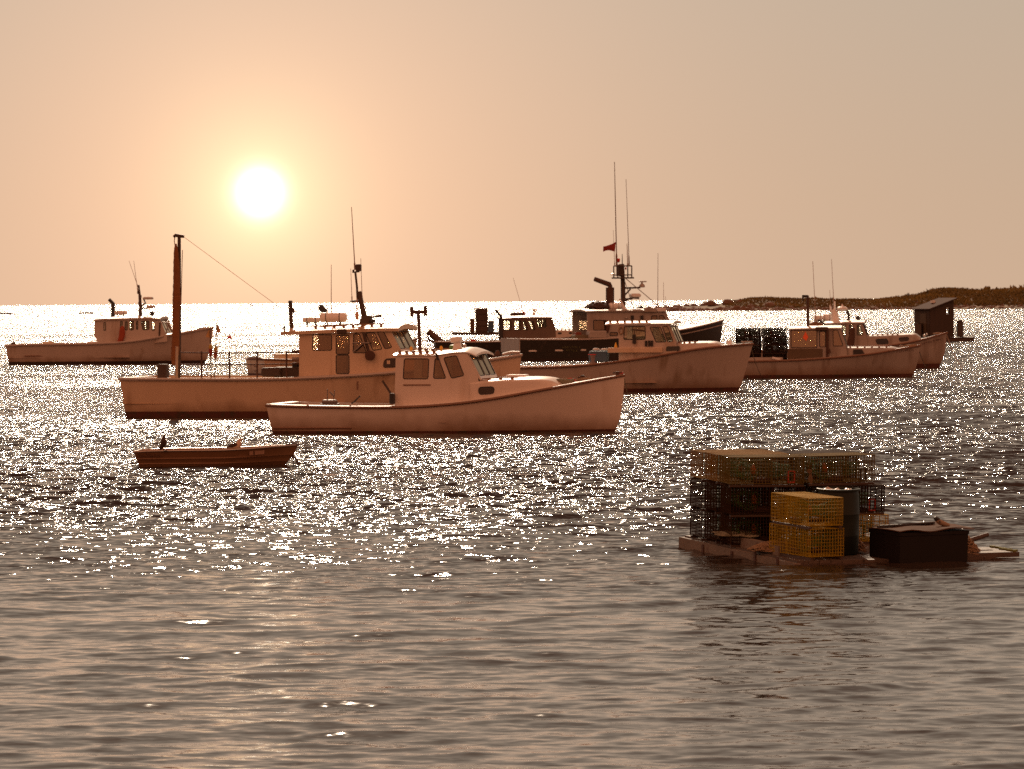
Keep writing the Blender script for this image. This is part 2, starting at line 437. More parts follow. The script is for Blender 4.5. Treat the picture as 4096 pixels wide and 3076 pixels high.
def smooth_list(xs, ys, n=60, k=5):
    X = np.linspace(xs[0], xs[-1], n); Y = np.interp(X, xs, ys)
    P = np.concatenate([2 * Y[0] - Y[k:0:-1], Y, 2 * Y[-1] - Y[-2:-k - 2:-1]])
    ker = np.ones(2 * k + 1) / (2 * k + 1)
    return X, np.convolve(P, ker, 'valid')

class Boat:
    """Bow along +x, port side +y (away from the viewer), waterline z = 0."""
    def __init__(s, name, label, cat, wl_px, yaw, beam, sheer, stem, stern, group=GROUP, blunt=.45, obj=None):
        # wl_px: a pixel on the near side's waterline around midships
        g = ground(*wl_px)
        s.yaw = R(yaw); ax = Vector((cos(s.yaw), sin(s.yaw), 0)); ay = Vector((-sin(s.yaw), cos(s.yaw), 0))
        o = g + ay * (beam / 2 * .9); s.o = o; s.ax = ax; s.ay = ay
        s.root = thing(name, label, cat, o, (0, 0, s.yaw), group)
        s.B = beam / 2; s.blunt = blunt
        # stem (centre plane)
        st = sorted([s.at(px, py, 0) for px, py in stem], key=lambda p: p[1])
        s.stem_z = [p[1] for p in st]; s.stem_x = [p[0] for p in st]
        te = sorted([s.at(px, py, -s.B * .88) for px, py in stern], key=lambda p: p[1])
        s.te_z = [p[1] for p in te]; s.te_x = [p[0] for p in te]
        s.x1 = s.stem_x[-1]; s.x0 = s.te_x[-1]
        pts = []
        for px, py in sheer:
            yl = -s.B
            for _ in range(5):
                x, z = s.at(px, py, yl); yl = -s.hb(x)
            pts.append((x, z))
        pts.sort()
        s.SX, s.SZ = smooth_list([p[0] for p in pts], [p[1] for p in pts])
    def at(s, px, py, yl):
        d = ray(px, py); n = s.ay; t = ((s.o - CAM).dot(n) + yl) / d.dot(n)
        q = CAM + d * t - s.o
        return (q.dot(s.ax), q.z)
    def poly(s, pts, yl): return [s.at(px, py, yl) for px, py in pts]
    def P3(s, px, py, yl):
        x, z = s.at(px, py, yl); return Vector((x, yl, z))
    def hb(s, x, v=1.0):
        u = min(1, max(0, (x - s.x0) / (s.x1 - s.x0)))
        m = s.blunt
        f = (.90 + .10 * sin(u / m * pi / 2)) if u < m else max(0.0, 1 - ((u - m) / (1 - m)) ** (1.45 + 1.05 * v))
        return s.B * f * (.84 + .16 * v)
    def zs(s, x): return float(np.interp(x, s.SX, s.SZ))
    def hull(s, m_top, m_boot, boot=.12, keel=-.35, rail=None, rail_r=.045, ribs=False, name='hull'):
        NS = 44; us = [1 - (1 - i / NS) ** 1.25 for i in range(NS + 1)]
        def xat(u, z):
            a = float(np.interp(z, s.te_z, s.te_x)); b = float(np.interp(z, s.stem_z, s.stem_x)); return a + (b - a) * u
        def section(u, sg):
            xs = s.x0 + (s.x1 - s.x0) * u; top = s.zs(xs)
            zl = [keel, boot - .10, boot] + [boot + (top - boot) * t for t in (.2, .4, .6, .8, 1.0)]
            row = []
            for z in zl:
                x = xat(u, z); v = max(0, min(1, (z - keel) / (top - keel)))
                w = s.hb(s.x0 + (s.x1 - s.x0) * u, v)
                if ribs: w *= 1
                row.append(Vector((x, sg * w, z)))
            return row
        mb = MB()
        for sg in (-1, 1):
            rows = [section(u, sg) for u in us]
            # split rows for the boot stripe
            mb.grid([r_[2:] for r_ in rows], 0, flip=sg > 0)
            mb.grid([r_[:3] for r_ in rows], 1, flip=sg > 0)
        a = section(0, -1); b = section(0, 1)
        for i in range(len(a) - 1):
            mb.add([a[i], b[i], b[i + 1], a[i + 1]], [(0, 1, 2, 3)], 1 if i < 2 else 0)
        s.hull_o = mb.build(name, [m_top, m_boot], s.root, smooth=40)
        if rail is not None:
            mb = MB()
            xs = [s.x0 + (s.x1 - s.x0) * u for u in us]
            pts = [(x, -s.hb(x) - .01, s.zs(x) - .02) for x in xs] + [(x, s.hb(x) + .01, s.zs(x) - .02) for x in reversed(xs[:-1])]
            mb.tube(pts, rail_r, 6, closed=True)
            mb.build('rub_rail', rail, s.root, smooth=50)
    def deck(s, x_wh, m=None, side=.28, sole=.25, bulwark=0.0, m_in=None, crown=.06, x_aft=None):
        """Side decks round an open cockpit from the transom to x_wh, closed foredeck in front of it."""
        m = m or DECKM; mb = MB(); n = 26
        x_s = s.x0 + .02 if x_aft is None else x_aft
        xs = [x_s + (x_wh - x_s) * i / n for i in range(n + 1)]
        e = .012
        for sg in (-1, 1):
            o_ = [Vector((x, sg * (s.hb(x) - .01), s.zs(x) + e)) for x in xs]
            i_ = [Vector((x, sg * max(.05, s.hb(x) - side), s.zs(x) + e + .01)) for x in xs]
            lo = [Vector((x, sg * max(.05, s.hb(x) - side), sole)) for x in xs]
            mb.grid([o_, i_], 0, flip=sg < 0); mb.grid([i_, lo], 1, flip=sg < 0)
        a = xs[0]; b_ = xs[0] + side
        y = s.hb(a) - .01; z = s.zs(a) + e + .012
        mb.add([(a, -y, z), (a, y, z), (b_, y - side, z), (b_, -(y - side), z)], [(0, 1, 2, 3)], 0)
        mb.add([(b_, -(y - side), z), (b_, y - side, z), (b_, y - side, sole), (b_, -(y - side), sole)], [(0, 1, 2, 3)], 1)
        mb.add([(a, -s.hb(a) + .1, sole), (a, s.hb(a) - .1, sole), (x_wh + 1.5, s.hb(x_wh) - .1, sole), (x_wh + 1.5, -s.hb(x_wh) + .1, sole)], [(0, 1, 2, 3)], 1)
        mb.build('cockpit', [m, m_in or m], s.root)
        mb = MB(); rows = []
        for i in range(25):
            x = x_wh + (s.x1 - .04 - x_wh) * i / 24; h = max(.01, s.hb(x) - .01)
            rows.append([Vector((x, h * t, s.zs(x) + e - bulwark + crown * (1 - t * t) * h / s.B)) for t in (-1, -.6, -.25, 0, .25, .6, 1)])
        mb.grid(rows); mb.build('foredeck', m, s.root, smooth=40)
        s.x_wh = x_wh
    def house(s, side_px, w, m, windows, glassm=None, frame_r=.018, thick=.045, frame_m=None, front=None, front_wins=(), back=True, nports=None, far_windows=True, name='wheelhouse', r=.06):
        """Side walls from pixel outlines on the near plane y=-w, mirrored; raked front; window holes."""
        glassm = glassm or GLASS_A; frame_m = frame_m or BLACK
        out = s.poly(side_px, -w); holes = [round_poly(s.poly(q, -w), r) for q in windows]
        mb = MB()
        vs, fs = holed(out, [[(p[0], p[1]) for p in h] for h in holes], thick)
        for sg in (-1, 1):
            mb.add([(v[0], sg * (w - thick / 2) + v[2], v[1]) for v in vs], fs)
        xs = [p[0] for p in out]; zs_ = [p[1] for p in out]
        if front:   # (top px, bottom px) of the raked front
            (xt, zt), (xb, zb) = s.poly(front, -w)
            L = sqrt((xt - xb) ** 2 + (zt - zb) ** 2)
            d = Vector((xt - xb, 0, zt - zb)).normalized(); nrm = Vector((d.z, 0, -d.x))
            fh = []
            W2 = w - thick - .004
            for (a0, a1, c0, c1) in front_wins:   # fractions across and up
                fh.append(round_poly([(-W2 + 2 * W2 * a0, L * c0), (-W2 + 2 * W2 * a1, L * c0), (-W2 + 2 * W2 * a1, L * c1), (-W2 + 2 * W2 * a0, L * c1)], r))
            vs, fs = holed([(-W2, 0), (W2, 0), (W2, L), (-W2, L)], [[(p[0], p[1]) for p in h] for h in fh], thick)
            base = Vector((xb, 0, zb)) - nrm * thick * .5
            mb.add([base + Vector((0, v[0], 0)) + d * v[1] + nrm * v[2] for v in vs], fs)
        s.wh = mb.build(name, m, s.root, smooth=30)
        def win(ring):
            f = MB(); f.tube(ring, frame_r, 5, closed=True)
            fo = f.build('window', frame_m, s.root)
            g = MB(); g.add(ring, [tuple(range(len(ring)))]); g.build('pane', glassm, fo)
        for h in holes:
            for sg in ((-1, 1) if far_windows else (-1,)):
                win([Vector((p[0], sg * (w - .01), p[1])) for p in h])
        if front:
            for h in fh: win([base + Vector((0, p[0], 0)) + d * p[1] + nrm * (thick * .5 - .01) for p in h])
        return s.wh
    def roof(s, top_px, w, m=None, thick=.06, crown=.08, over=.10, name='roof', vis=.0):
        pts = sorted(s.poly(top_px, -w - over)); m = m or ROOFW
        X, Z = smooth_list([p[0] for p in pts], [p[1] for p in pts], 24, 2)
        up = []; lo = []
        for x, z in zip(X, Z):
            ts = (-1, -.93, -.7, -.35, 0, .35, .7, .93, 1)
            up.append([Vector((x, (w + over) * t, z + crown * (1 - t * t) - (.02 if abs(t) == 1 else 0))) for t in ts])
            lo.append([Vector((x, (w + over) * t * .995, z - thick + crown * (1 - t * t) * .8)) for t in ts])
        mb = MB(); n = len(up); k = 9
        mb.grid(up, flip=True); mb.grid(lo)
        for i in (0, n - 1):
            for j in range(k - 1): mb.add([up[i][j], up[i][j + 1], lo[i][j + 1], lo[i][j]], [(0, 1, 2, 3)])
        for j in (0, k - 1):
            for i in range(n - 1): mb.add([up[i][j], up[i + 1][j], lo[i + 1][j], lo[i][j]], [(0, 1, 2, 3)])
        s.roofX, s.roofZ = X, Z; s.roof_w = w + over; s.roof_c = crown
        s.ro = mb.build(name, m, s.root, smooth=35); return s.ro
    def rz(s, x, y=0): return float(np.interp(x, s.roofX, s.roofZ)) + s.roof_c * (1 - (y / s.roof_w) ** 2)
    def trunk(s, top_px, wt, m=None, m_roof=None, inset=.22, ports=(), name='trunk_cabin', port_m=None):
        """Low cabin ahead of the wheelhouse; top line from pixels on the near shoulder."""
        m = m or WHITE
        pts = sorted(s.poly(top_px, -wt)); X, Z = smooth_list([p[0] for p in pts], [p[1] for p in pts], 30, 2)
        mb = MB(); rows = []
        W_ = lambda x: max(.03, min(wt, s.hb(x) - inset))
        for x, z in zip(X, Z):
            w = W_(x); zb = s.zs(x) - .03; z = max(z, zb + .02)
            half = [(w, zb), (w, zb + (z - zb) * .5), (w * .985, z - .05), (w * .94, z - .008), (w * .80, z + .02), (w * .4, z + .055), (0, z + .065)]
            row = [Vector((x, -a, b)) for a, b in half] + [Vector((x, a, b)) for a, b in reversed(half[:-1])]
            rows.append(row)
        mb.grid(rows)
        mb.add(rows[-1], [tuple(range(len(rows[-1])))]); mb.add(rows[0], [tuple(range(len(rows[0])))])
        s.tr = mb.build(name, m, s.root, smooth=35)
        s.trX, s.trZ, s.trW = X, Z, W_
        for q in ports:
            x0, z0 = s.at(*q[0], -wt)
            pl = [s.at(px, py, -W_(s.at(px, py, -wt)[0])) for px, py in q]
            for sg in (-1, 1):
                rp = round_poly([Vector((p[0], 0, p[1])) for p in pl], .09)
                ring = [Vector((p.x, sg * (W_(p.x) + .006), p.z)) for p in rp]
                f = MB(); f.tube(ring, .014, 5, closed=True); fo = f.build('porthole', BLACK, s.root)
                g = MB(); g.add([Vector((p.x, p.y + sg * .004, p.z)) for p in ring], [tuple(range(len(ring)))]); g.build('pane', port_m or mat('dark_glass', (.03, .016, .008), .12), fo)
    def handrail(s, x0, x1, y, zf, n, r=.016, h=.06, m=None, name='grab_rail'):
        """Rail with stand-off pads: the scalloped wooden kind."""
        mb = MB(); k = 40
        pts = [Vector((x0 + (x1 - x0) * i / k, y, zf(x0 + (x1 - x0) * i / k) + h)) for i in range(k + 1)]
        mb.tube(pts, r, 6)
        for i in range(n):
            x = x0 + (x1 - x0) * (i + .5) / n; z = zf(x)
            mb.box((x, y, z + h * .45), (.09, .034, h * .95))
        return mb.build(name, m or mat('rail_wood', (.22, .12, .07), .6), s.root)
    def whip(s, a, b, yl, r=.014, m=None, name='antenna', parent=None):
        p = s.P3(*a, yl); q = s.P3(*b, yl)
        mb = MB(); mb.tube([p, p + (q - p) * .1, p + (q - p) * .12, q], [r * 1.7, r * 1.7, r, r * .6], 6)
        return mb.build(name, m or WIREM, parent or s.root)
    def pole(s, pts, yl, r, m, name, n=8, parent=None):
        mb = MB(); mb.tube([s.P3(px, py, yl) for px, py in pts], r, n); return mb.build(name, m, parent or s.root, smooth=50)
    def pbox(s, a, b, yl, dep, m, name, r=.02, parent=None, rot=None):
        p = s.P3(*a, yl); q = s.P3(*b, yl); c = (p + q) / 2
        mb = MB(); mb.rbox(c, (abs(q.x - p.x), dep, abs(q.z - p.z)), r, rot); return mb.build(name, m, parent or s.root)
    def canister(s, a, b, yl, m=None, name='liferaft_canister', legs=True):
        p = s.P3(*a, yl); q = s.P3(*b, yl); r = abs(q.z - p.z) / 2; c = (p + q) / 2; L = abs(q.x - p.x)
        prof = [(.02, -L / 2), (r * .7, -L / 2 + .01), (r * .93, -L / 2 + .05), (r, -L / 2 + .12), (r, -.02), (r * 1.06, -.015), (r * 1.06, .015), (r, .02), (r, L / 2 - .12), (r * .93, L / 2 - .05), (r * .7, L / 2 - .01), (.02, L / 2)]
        mb = MB(); mb.lathe(prof, c, 16, Matrix.Rotation(R(90), 3, 'Y'))
        o = mb.build(name, m or ROOFW, s.root, smooth=50)
        f = MB()
        for t in (-.25, .25):
            x = c.x + L * t
            if t > 0: f.tube([(c.x - L * .25, c.y, c.z - r * .98), (c.x + L * .25, c.y, c.z - r * .98)], .012, 4)
            ring = [Vector((x, c.y + r * 1.02 * sin(a_), c.z + r * 1.02 * cos(a_))) for a_ in [2 * pi * i / 14 for i in range(14)]]
            f.tube(ring, .012, 4, closed=True)
            if legs:
                zb = s.rz(c.x, c.y) - .02
                for dy in (-r * .8, r * .8): f.tube([(x, c.y + dy, zb), (x, c.y + dy * .8, c.z - r * .5)], .018, 5)
                f.tube([(x, c.y - r * .8, c.z - r * .55), (x, c.y + r * .8, c.z - r * .55)], .018, 5)
        f.build('cradle', BLACK, o); return o
    def console(s, x, w, z0, z1, m=None, name='bulkhead'):
        mb = MB(); mb.box((x, 0, (z0 + z1) / 2), (.06, 2 * w - .14, z1 - z0)); mb.box((x - .35, -w * .3, z0 + (z1 - z0) * .62), (.6, w * .9, .08)); mb.box((x - .3, -w * .3, z0 + (z1 - z0) * .3), (.5, w * .8, (z1 - z0) * .56))
        return mb.build(name, m or mat('cabin_inside', (.22, .15, .10), .6, var=.2), s.root)
    def line(s, a, b, yl=0, r=.015, sag=.3, m=None, name='mooring_line', yb=None):
        p = s.P3(*a, yl)
        g = ground(*b) - s.o; q = Vector((g.dot(s.ax), g.dot(s.ay), -.2))
        mb = MB(); mb.tube([p.lerp(q, t / 14) - Vector((0, 0, sag * 4 * (t / 14) * (1 - t / 14))) for t in range(15)], r, 5)
        return mb.build(name, m or ROPEM, s.root)
def text_on(body, size, loc, rot, m, parent, name='lettering', align='LEFT', ext=.003, sx=1.0):
    cu = bpy.data.curves.new(name, 'FONT'); cu.body = body; cu.size = size; cu.extrude = ext; cu.align_x = align
    ob = bpy.data.objects.new('tmp', cu); me = bpy.data.meshes.new_from_object(ob)
    bpy.data.objects.remove(ob); bpy.data.curves.remove(cu)
    me.materials.clear(); me.materials.append(m)
    for v in me.vertices: v.co.x *= sx
    o = bpy.data.objects.new(name, me); C.objects.link(o); o.parent = parent; o.location = loc; o.rotation_euler = rot
    return o
def marks(parent, pts, h, m, seed, face='y'):
    # worn, unreadable painted characters: short strokes only
    q = random.Random(seed); mb = MB()
    for p in pts:
        for k in range(q.randint(2, 3)):
            dx = q.uniform(-.25, .25) * h; dz = q.uniform(-.3, .3) * h
            L = h * q.uniform(.35, .8); wd = h * .14; a = q.choice((0, 0, pi / 2, .5, -.5))
            d = (L, wd) if k % 2 else (wd, L)
            if face == 'y': mb.box(p + Vector((dx, 0, dz)), (d[0], .006, d[1]), Matrix.Rotation(a * .5, 3, 'Y'))
            else: mb.box(p + Vector((0, dx, dz)), (.006, d[0], d[1]), Matrix.Rotation(a * .5, 3, 'X'))
    return mb.build('worn_lettering', m, parent)
def rope_heap(mb, c, rx, ry, h, n=10, r=.014, seed=1, rot=None):
    q = random.Random(seed)
    for i in range(n):
        pts = []; a0 = q.uniform(0, 6); k = q.uniform(.45, 1.0); zz = q.uniform(0, 1)
        for j in range(22):
            a = a0 + j * q.uniform(.25, .45); kk = k * (1 + .18 * sin(j * 1.3 + i))
            zh = h * (1 - kk * .75) * (.4 + .6 * zz) + r + .02 * h * sin(j * 2.1 + i)
            pts.append(Vector((c[0] + rx * kk * cos(a), c[1] + ry * kk * sin(a), c[2] + max(r, zh))))
        mb.tube(pts, r, 5)
# ================================================================ boat A: nearest white boat
b = Boat('lobster_boat', 'nearest boat, white with domed windscreen, bare cockpit and H topped post on its roof', 'boat', (1780, 1734), -11, 3.15,
         [(1066, 1619), (1200, 1624), (1400, 1627), (1574, 1628), (1740, 1621), (1923, 1602), (2080, 1573), (2200, 1551), (2300, 1533), (2400, 1515), (2497, 1498)],
         [(2497, 1500), (2495, 1560), (2487, 1640), (2474, 1700), (2459, 1728), (2440, 1745)], [(1066, 1619), (1076, 1680), (1087, 1734)])
A = b
b.hull(WHITE_GLARE, ANTIF, boot=.07, rail=RAILW, rail_r=.04)
xw = b.at(1577, 1600, -1.2)[0]
b.deck(xw, ROOFW, side=.30, sole=.30, m_in=WHITE)
w = 1.22
b.house([(1583, 1424), (1700, 1423), (1762, 1421), (1835, 1409), (1868, 1409), (1912, 1508), (1918, 1640), (1577, 1640)], w, WHITE_GLARE,
        [[(1617, 1435), (1716, 1435), (1712, 1516), (1612, 1516)], [(1740, 1434), (1755, 1434), (1784, 1514), (1733, 1514)],
         [(1774, 1431), (1826, 1422), (1856, 1502), (1806, 1514)]],
        front=((1873, 1413), (1925, 1520)), front_wins=((.03, .33, .16, .93), (.36, .64, .16, .93), (.67, .97, .16, .93)))
b.roof([(1572, 1418), (1640, 1418), (1700, 1418), (1762, 1415), (1800, 1408), (1835, 1402), (1870, 1403), (1893, 1409), (1904, 1420)], w, thick=.05, crown=.09, over=.03, m=WHITE_GLARE)
x0 = b.roofX[0] + .05; x1 = b.at(1745, 1418, -w)[0]
for y in (-w * .86, w * .5): b.handrail(x0, x1, y, lambda x, y=y: b.rz(x, y), 6)
b.console(b.at(1800, 1500, 0)[0], w, .4, 1.5)
b.trunk([(1880, 1529), (1930, 1524), (2000, 1520), (2090, 1518), (2160, 1518), (2205, 1527), (2228, 1543), (2240, 1556)], 1.28, WHITE_GLARE, inset=.16,
        ports=[[(1914, 1549), (1976, 1547), (1976, 1574), (1916, 1578)]])
tz = lambda x: float(np.interp(x, b.trX, b.trZ))
b.handrail(b.at(1885, 1525, -1.1)[0], b.at(2070, 1520, -1.1)[0], -1.02, tz, 4)
b.handrail(b.at(1885, 1525, -1.1)[0], b.at(2070, 1520, -1.1)[0], 1.02, tz, 4)
hx, _ = b.at(2070, 1520, 0); mb = MB(); mb.rbox((hx, 0, tz(hx) + .085), (.55, .55, .07), .02); mb.build('hatch', ROOFW, b.root)
mb = MB(); p = b.P3(1830, 1400, -.35); zb = b.rz(p.x, p.y)
mb.box((p.x, p.y, zb + .08), (.22, .2, .20), taper=.8); mb.rbox((p.x - .03, p.y, zb + .24), (.29, .32, .15), .03, Matrix.Rotation(R(-8), 3, 'Y')); mb.build('radar', ROOFW, b.root)
mb = MB(); mb.lathe([(.03, 0), (.055, .01), (.06, .06), (.03, .10)], (p.x + .17, p.y - .1, zb + .08), 10, Matrix.Rotation(R(90), 3, 'Y')); mb.build('searchlight', ALU, b.root)
p = b.P3(1815, 1400, .1); zb = b.rz(p.x, p.y); mb = MB(); mb.lathe([(.11, 0), (.13, .02), (.13, .07), (.11, .11), (.03, .125)], (p.x, p.y, zb), 14); mb.build('dome', GREENP, b.root, smooth=40)
# post with an H shaped head
p = b.P3(1680, 1405, .1); q = b.P3(1673, 1240, .1); zb = b.rz(p.x, .1) - .02
mb = MB(); mb.tube([(p.x, .1, zb), (q.x, .1, q.z)], [.05, .045], 8)
a = b.at(1647, 1247, .1); c = b.at(1702, 1244, .1)
mb.box(((a[0] + c[0]) / 2, .1, a[1] - .01), (c[0] - a[0], .05, .09))
for e in (a, c): mb.rbox((e[0], .1, e[1]), (.085, .09, .28), .015)
mb.build('light_post', RUST, b.root)
for px in (1645, 1765):
    p = b.P3(px, 1412, -.5); z = b.rz(p.x, -.5); mb = MB(); mb.lathe([(.03, 0), (.03, .04), (.05, .06), (.04, .11), (.01, .14)], (p.x, -.5, z), 8); mb.build('lamp', YELLOWP, b.root, smooth=40)
b.pole([(1745, 1412), (1752, 1440)], -w - .03, .035, BLACK, 'horn')
# cockpit clutter, belt line and fittings
z = .30
p = b.P3(1320, 1600, -.2); mb = MB(); mb.lathe([(.05, -.22), (.07, -.18), (.07, .15), (.05, .2), (.02, .22)], (p.x, -.2, .84), 12, Matrix.Rotation(R(90), 3, 'Y'))
mb.box((p.x, -.2, .60), (.5, .3, .40)); mb.tube([(p.x - .08, -.2, .8), (p.x - .07, -.2, 1.20)], .014, 6); mb.tube([(p.x + .10, -.22, .8), (p.x + .14, -.22, 1.17)], .014, 6); mb.tube([(p.x + .0, -.2, 1.12), (p.x + .12, -.22, 1.0)], .022, 6)
mb.build('trap_hauler', mat('dull_grey_metal', (.13, .10, .09), .5), b.root)
b.pbox((1560, 1573), (1578, 1616), -1.34, .22, BLACK, 'battery_box')
b.pole([(1530, 1523), (1566, 1578)], -1.30, .03, DWOOD, 'gaff')
mb = MB(); p = b.P3(1420, 1607, -1.1); mb.tube([p + Vector((-.1, 0, -.05)), p + Vector((0, 0, .02)), p + Vector((.15, 0, .16))], .022, 6); mb.build('cleat', BLACK, b.root)
for px in (1231, 1402):
    p = b.P3(px, 1620, -b.hb(b.at(px, 1620, -1.5)[0]) - .05); mb = MB(); mb.lathe([(.01, -.02), (.035, -.015), (.035, .015), (.01, .02)], p, 8, Matrix.Rotation(R(90), 3, 'X')); mb.build('rail_bolt', ALU, b.root)
x0, z0 = b.at(1613, 1540, -w); x1, z1 = b.at(1722, 1540, -w); mb = MB(); mb.box(((x0 + x1) / 2, -w - .008, z0), (x1 - x0, .016, .035)); mb.build('belt_moulding', RAILW, b.root)
x0, z0 = b.at(1090, 1713, -b.B * .9); x1, z1 = b.at(1405, 1713, -b.B * .9)
mb = MB(); k = 12
for i in range(k):
    xa = x0 + (x1 - x0) * i / k; xb_ = x0 + (x1 - x0) * (i + 1) / k
    mb.tube([(xa, -b.hb(xa, .32) - .02, z0), (xb_, -b.hb(xb_, .32) - .02, z0)], .035, 5)
mb.build('spray_rail', RAILW, b.root)
p = b.P3(1763, 1711, -b.B * .92); mb = MB(); mb.lathe([(.01, -.02), (.045, -.015), (.045, .01), (.02, .02)], (p.x, -b.hb(p.x, .3) - .01, p.z), 10, Matrix.Rotation(R(90), 3, 'X')); mb.build('exhaust_port', BLACK, b.root)
for (px, py, s_) in ((2330, 1510, .11), (2470, 1492, .06)):
    p = b.P3(px, py, 0); z = b.zs(p.x) + .02; mb = MB(); mb.box((p.x, 0, z + s_ * .7), (.09, .09, s_ * 1.8)); mb.tube([(p.x - .13, 0, z + s_), (p.x + .13, 0, z + s_)], .025, 6)
    mb.build('bollard', DWOOD, b.root)
b.line((2496, 1512), (2570, 1690), 0)
bt = thing('rope_basket', 'grey green tub of coiled rope on the foredeck of the nearest boat', 'basket')
p = b.P3(2262, 1530, -.25); zb = b.zs(p.x) + .04
bt.matrix_world = b.root.matrix_basis @ Matrix.Translation((p.x, -.25, zb)) if False else Matrix.Translation(b.o) @ Matrix.Rotation(b.yaw, 4, 'Z') @ Matrix.Translation((p.x, -.25, zb))
mb = MB(); mb.lathe([(.02, .0), (.20, .0), (.24, .13), (.255, .135), (.235, .14), (.2, .03), (.02, .02)], (0, 0, 0), 18); mb.build('tub', ROPEG, bt, smooth=40)
mb = MB(); rope_heap(mb, (0, 0, .08), .18, .18, .09, 6, .012, 5); mb.build('rope', ROPEM, bt)
rl = MB(); p = b.P3(2285, 1530, -.3); q = b.P3(2325, 1512, -.1)
rl.tube([(p.x - .6, -.35, b.zs(p.x) + .09), (p.x, -.3, b.zs(p.x) + .16), ((p.x + q.x) / 2, -.2, b.zs(q.x) + .05), (q.x, -.06, b.zs(q.x) + .1)], .015, 5)
rl.build('red_line', REDP, b.root)
mb = MB(); rope_heap(mb, (b.at(2345, 1515, 0)[0], -.15, b.zs(b.at(2345, 1515, 0)[0]) + .02), .25, .14, .12, 6, .014, 8); mb.build('rope_coil', ROPEM, b.root)
mb = MB(); p = b.P3(2478, 1492, 0); mb.box(p, (.2, .03, .05)); mb.build('bow_fender', REDP, b.root)

# ================================================================ boat B: big boat with sail mast
b = Boat('lobster_boat', 'large white boat with a rolled brown sail on a tall mast at its stern', 'boat', (900, 1671), -9, 4.0,
         [(479, 1514), (700, 1515), (1000, 1516), (1166, 1513), (1406, 1501), (1585, 1489), (1760, 1467), (1904, 1446), (2000, 1431), (2084, 1418)],
         [(2085, 1417), (2082, 1460), (2076, 1520), (2068, 1590), (2050, 1640), (2030, 1665)], [(480, 1513), (489, 1590), (499, 1670)])
b.hull(CREAM_GLARE, ANTIF, boot=.20, rail=RAILP, rail_r=.055)
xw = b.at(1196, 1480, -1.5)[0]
b.deck(xw, DECKM, side=.32, sole=.45, m_in=CREAM_GLARE)
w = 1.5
b.house([(1196, 1337), (1400, 1331), (1440, 1327), (1560, 1318), (1600, 1402), (1606, 1520), (1196, 1530)], w, CREAM_GLARE,
        [[(1250, 1339), (1327, 1339), (1327, 1402), (1250, 1402)], [(1344, 1342), (1397, 1341), (1397, 1417), (1344, 1417)], [(1344, 1420), (1397, 1420), (1397, 1495), (1344, 1495)],
         [(1414, 1335), (1438, 1335), (1466, 1412), (1412, 1412)], [(1462, 1332), (1498, 1330), (1529, 1397), (1491, 1402)],
         [(1508, 1328), (1534, 1326), (1568, 1390), (1539, 1396)]],
        front=((1561, 1320), (1604, 1405)), front_wins=((.03, .33, .12, .93), (.36, .64, .12, .93), (.67, .97, .12, .93)))
b.roof([(1122, 1324), (1200, 1321), (1350, 1314), (1440, 1312), (1520, 1309), (1594, 1309)], w, thick=.13, crown=.10, over=.12, m=CREAM_GLARE)
b.handrail(b.at(1240, 1316, -w)[0], b.at(1540, 1310, -w)[0], -w * .9, lambda x: b.rz(x, w * .9), 8, r=.022, h=.08)
b.console(b.at(1480, 1450, 0)[0], w, .5, 1.9)
mb = MB(); xa = b.at(1350, 1400, -w)[0]; mb.box((xa + .3, w * .1, 1.4), (.7, .08, 1.7)); mb.box((xa + .25, -w * .45, .95), (.5, .6, .8)); mb.build('engine_box', DWOOD, b.root)
b.trunk([(1600, 1412), (1650, 1410), (1740, 1412), (1800, 1418), (1840, 1430)], 1.5, CREAM_GLARE, ports=[[(1540, 1436), (1587, 1433), (1587, 1468), (1532, 1470)]])
x0, z0 = b.at(1532, 1470, -w); 
pl = round_poly([Vector((q[0], 0, q[1])) for q in b.poly([(1540, 1437), (1596, 1433), (1596, 1467), (1532, 1470)], -w)], .1)
mb = MB(); mb.prism([Vector((q.x, 0, q.z)) for q in pl], (0, -w - .02, 0), (0, -w + .0, 0)); po = mb.build('cabin_port', mat('dark_glass', (.03, .016, .008), .12), b.root)
p = b.P3(1554, 1449, -w - .03); mb = MB(); mb.box(p, (.10, .02, .11)); mb.build('port_lens', CREAM_GLARE, po)
b.pole([(1455, 1332), (1466, 1375), (1478, 1425)], -w - .08, .05, DWOOD, 'hauler_arm')
b.pole([(1410, 1372), (1478, 1372)], -w - .16, .022, STEEL, 'davit'); b.pole([(1412, 1408), (1450, 1376)], -w - .16, .02, STEEL, 'davit_brace')
p = b.P3(1480, 1422, -w - .12); mb = MB(); mb.lathe([(.02, -.05), (.16, -.04), (.10, 0), (.16, .04), (.02, .05)], p, 14, Matrix.Rotation(R(90), 3, 'X')); mb.build('hauler_wheel', RUST, b.root)
b.pbox((1349, 1316), (1385, 1336), -w - .18, .25, DWOOD, 'deck_light')
b.canister((1279, 1250), (1387, 1288), -.2); b.canister((1211, 1270), (1281, 1290), .3)
b.pole([(1302, 1250), (1282, 1228), (1276, 1226)], .4, [.09, .10, .07], BLACK, 'exhaust_pipe')
b.whip((1325, 1250), (1325, 1058), .2); b.whip((1312, 1250), (1305, 1212), 0)
b.pole([(1483, 1305), (1462, 1290), (1436, 1166)], 0, [.12, .09, .075], DWOOD, 'mast'); ms = b.root
b.pole([(1430, 1200), (1428, 1150), (1421, 1085)], 0, .035, DWOOD, 'mast_extension')
b.pole([(1402, 1206), (1425, 1204), (1447, 1208), (1460, 1235)], 0, .035, DWOOD, 'spreader')
b.pbox((1424, 1057), (1445, 1085), 0, .18, DWOOD, 'mast_light'); b.pbox((1410, 1078), (1417, 1091), 0, .1, DWOOD, 'mast_light')
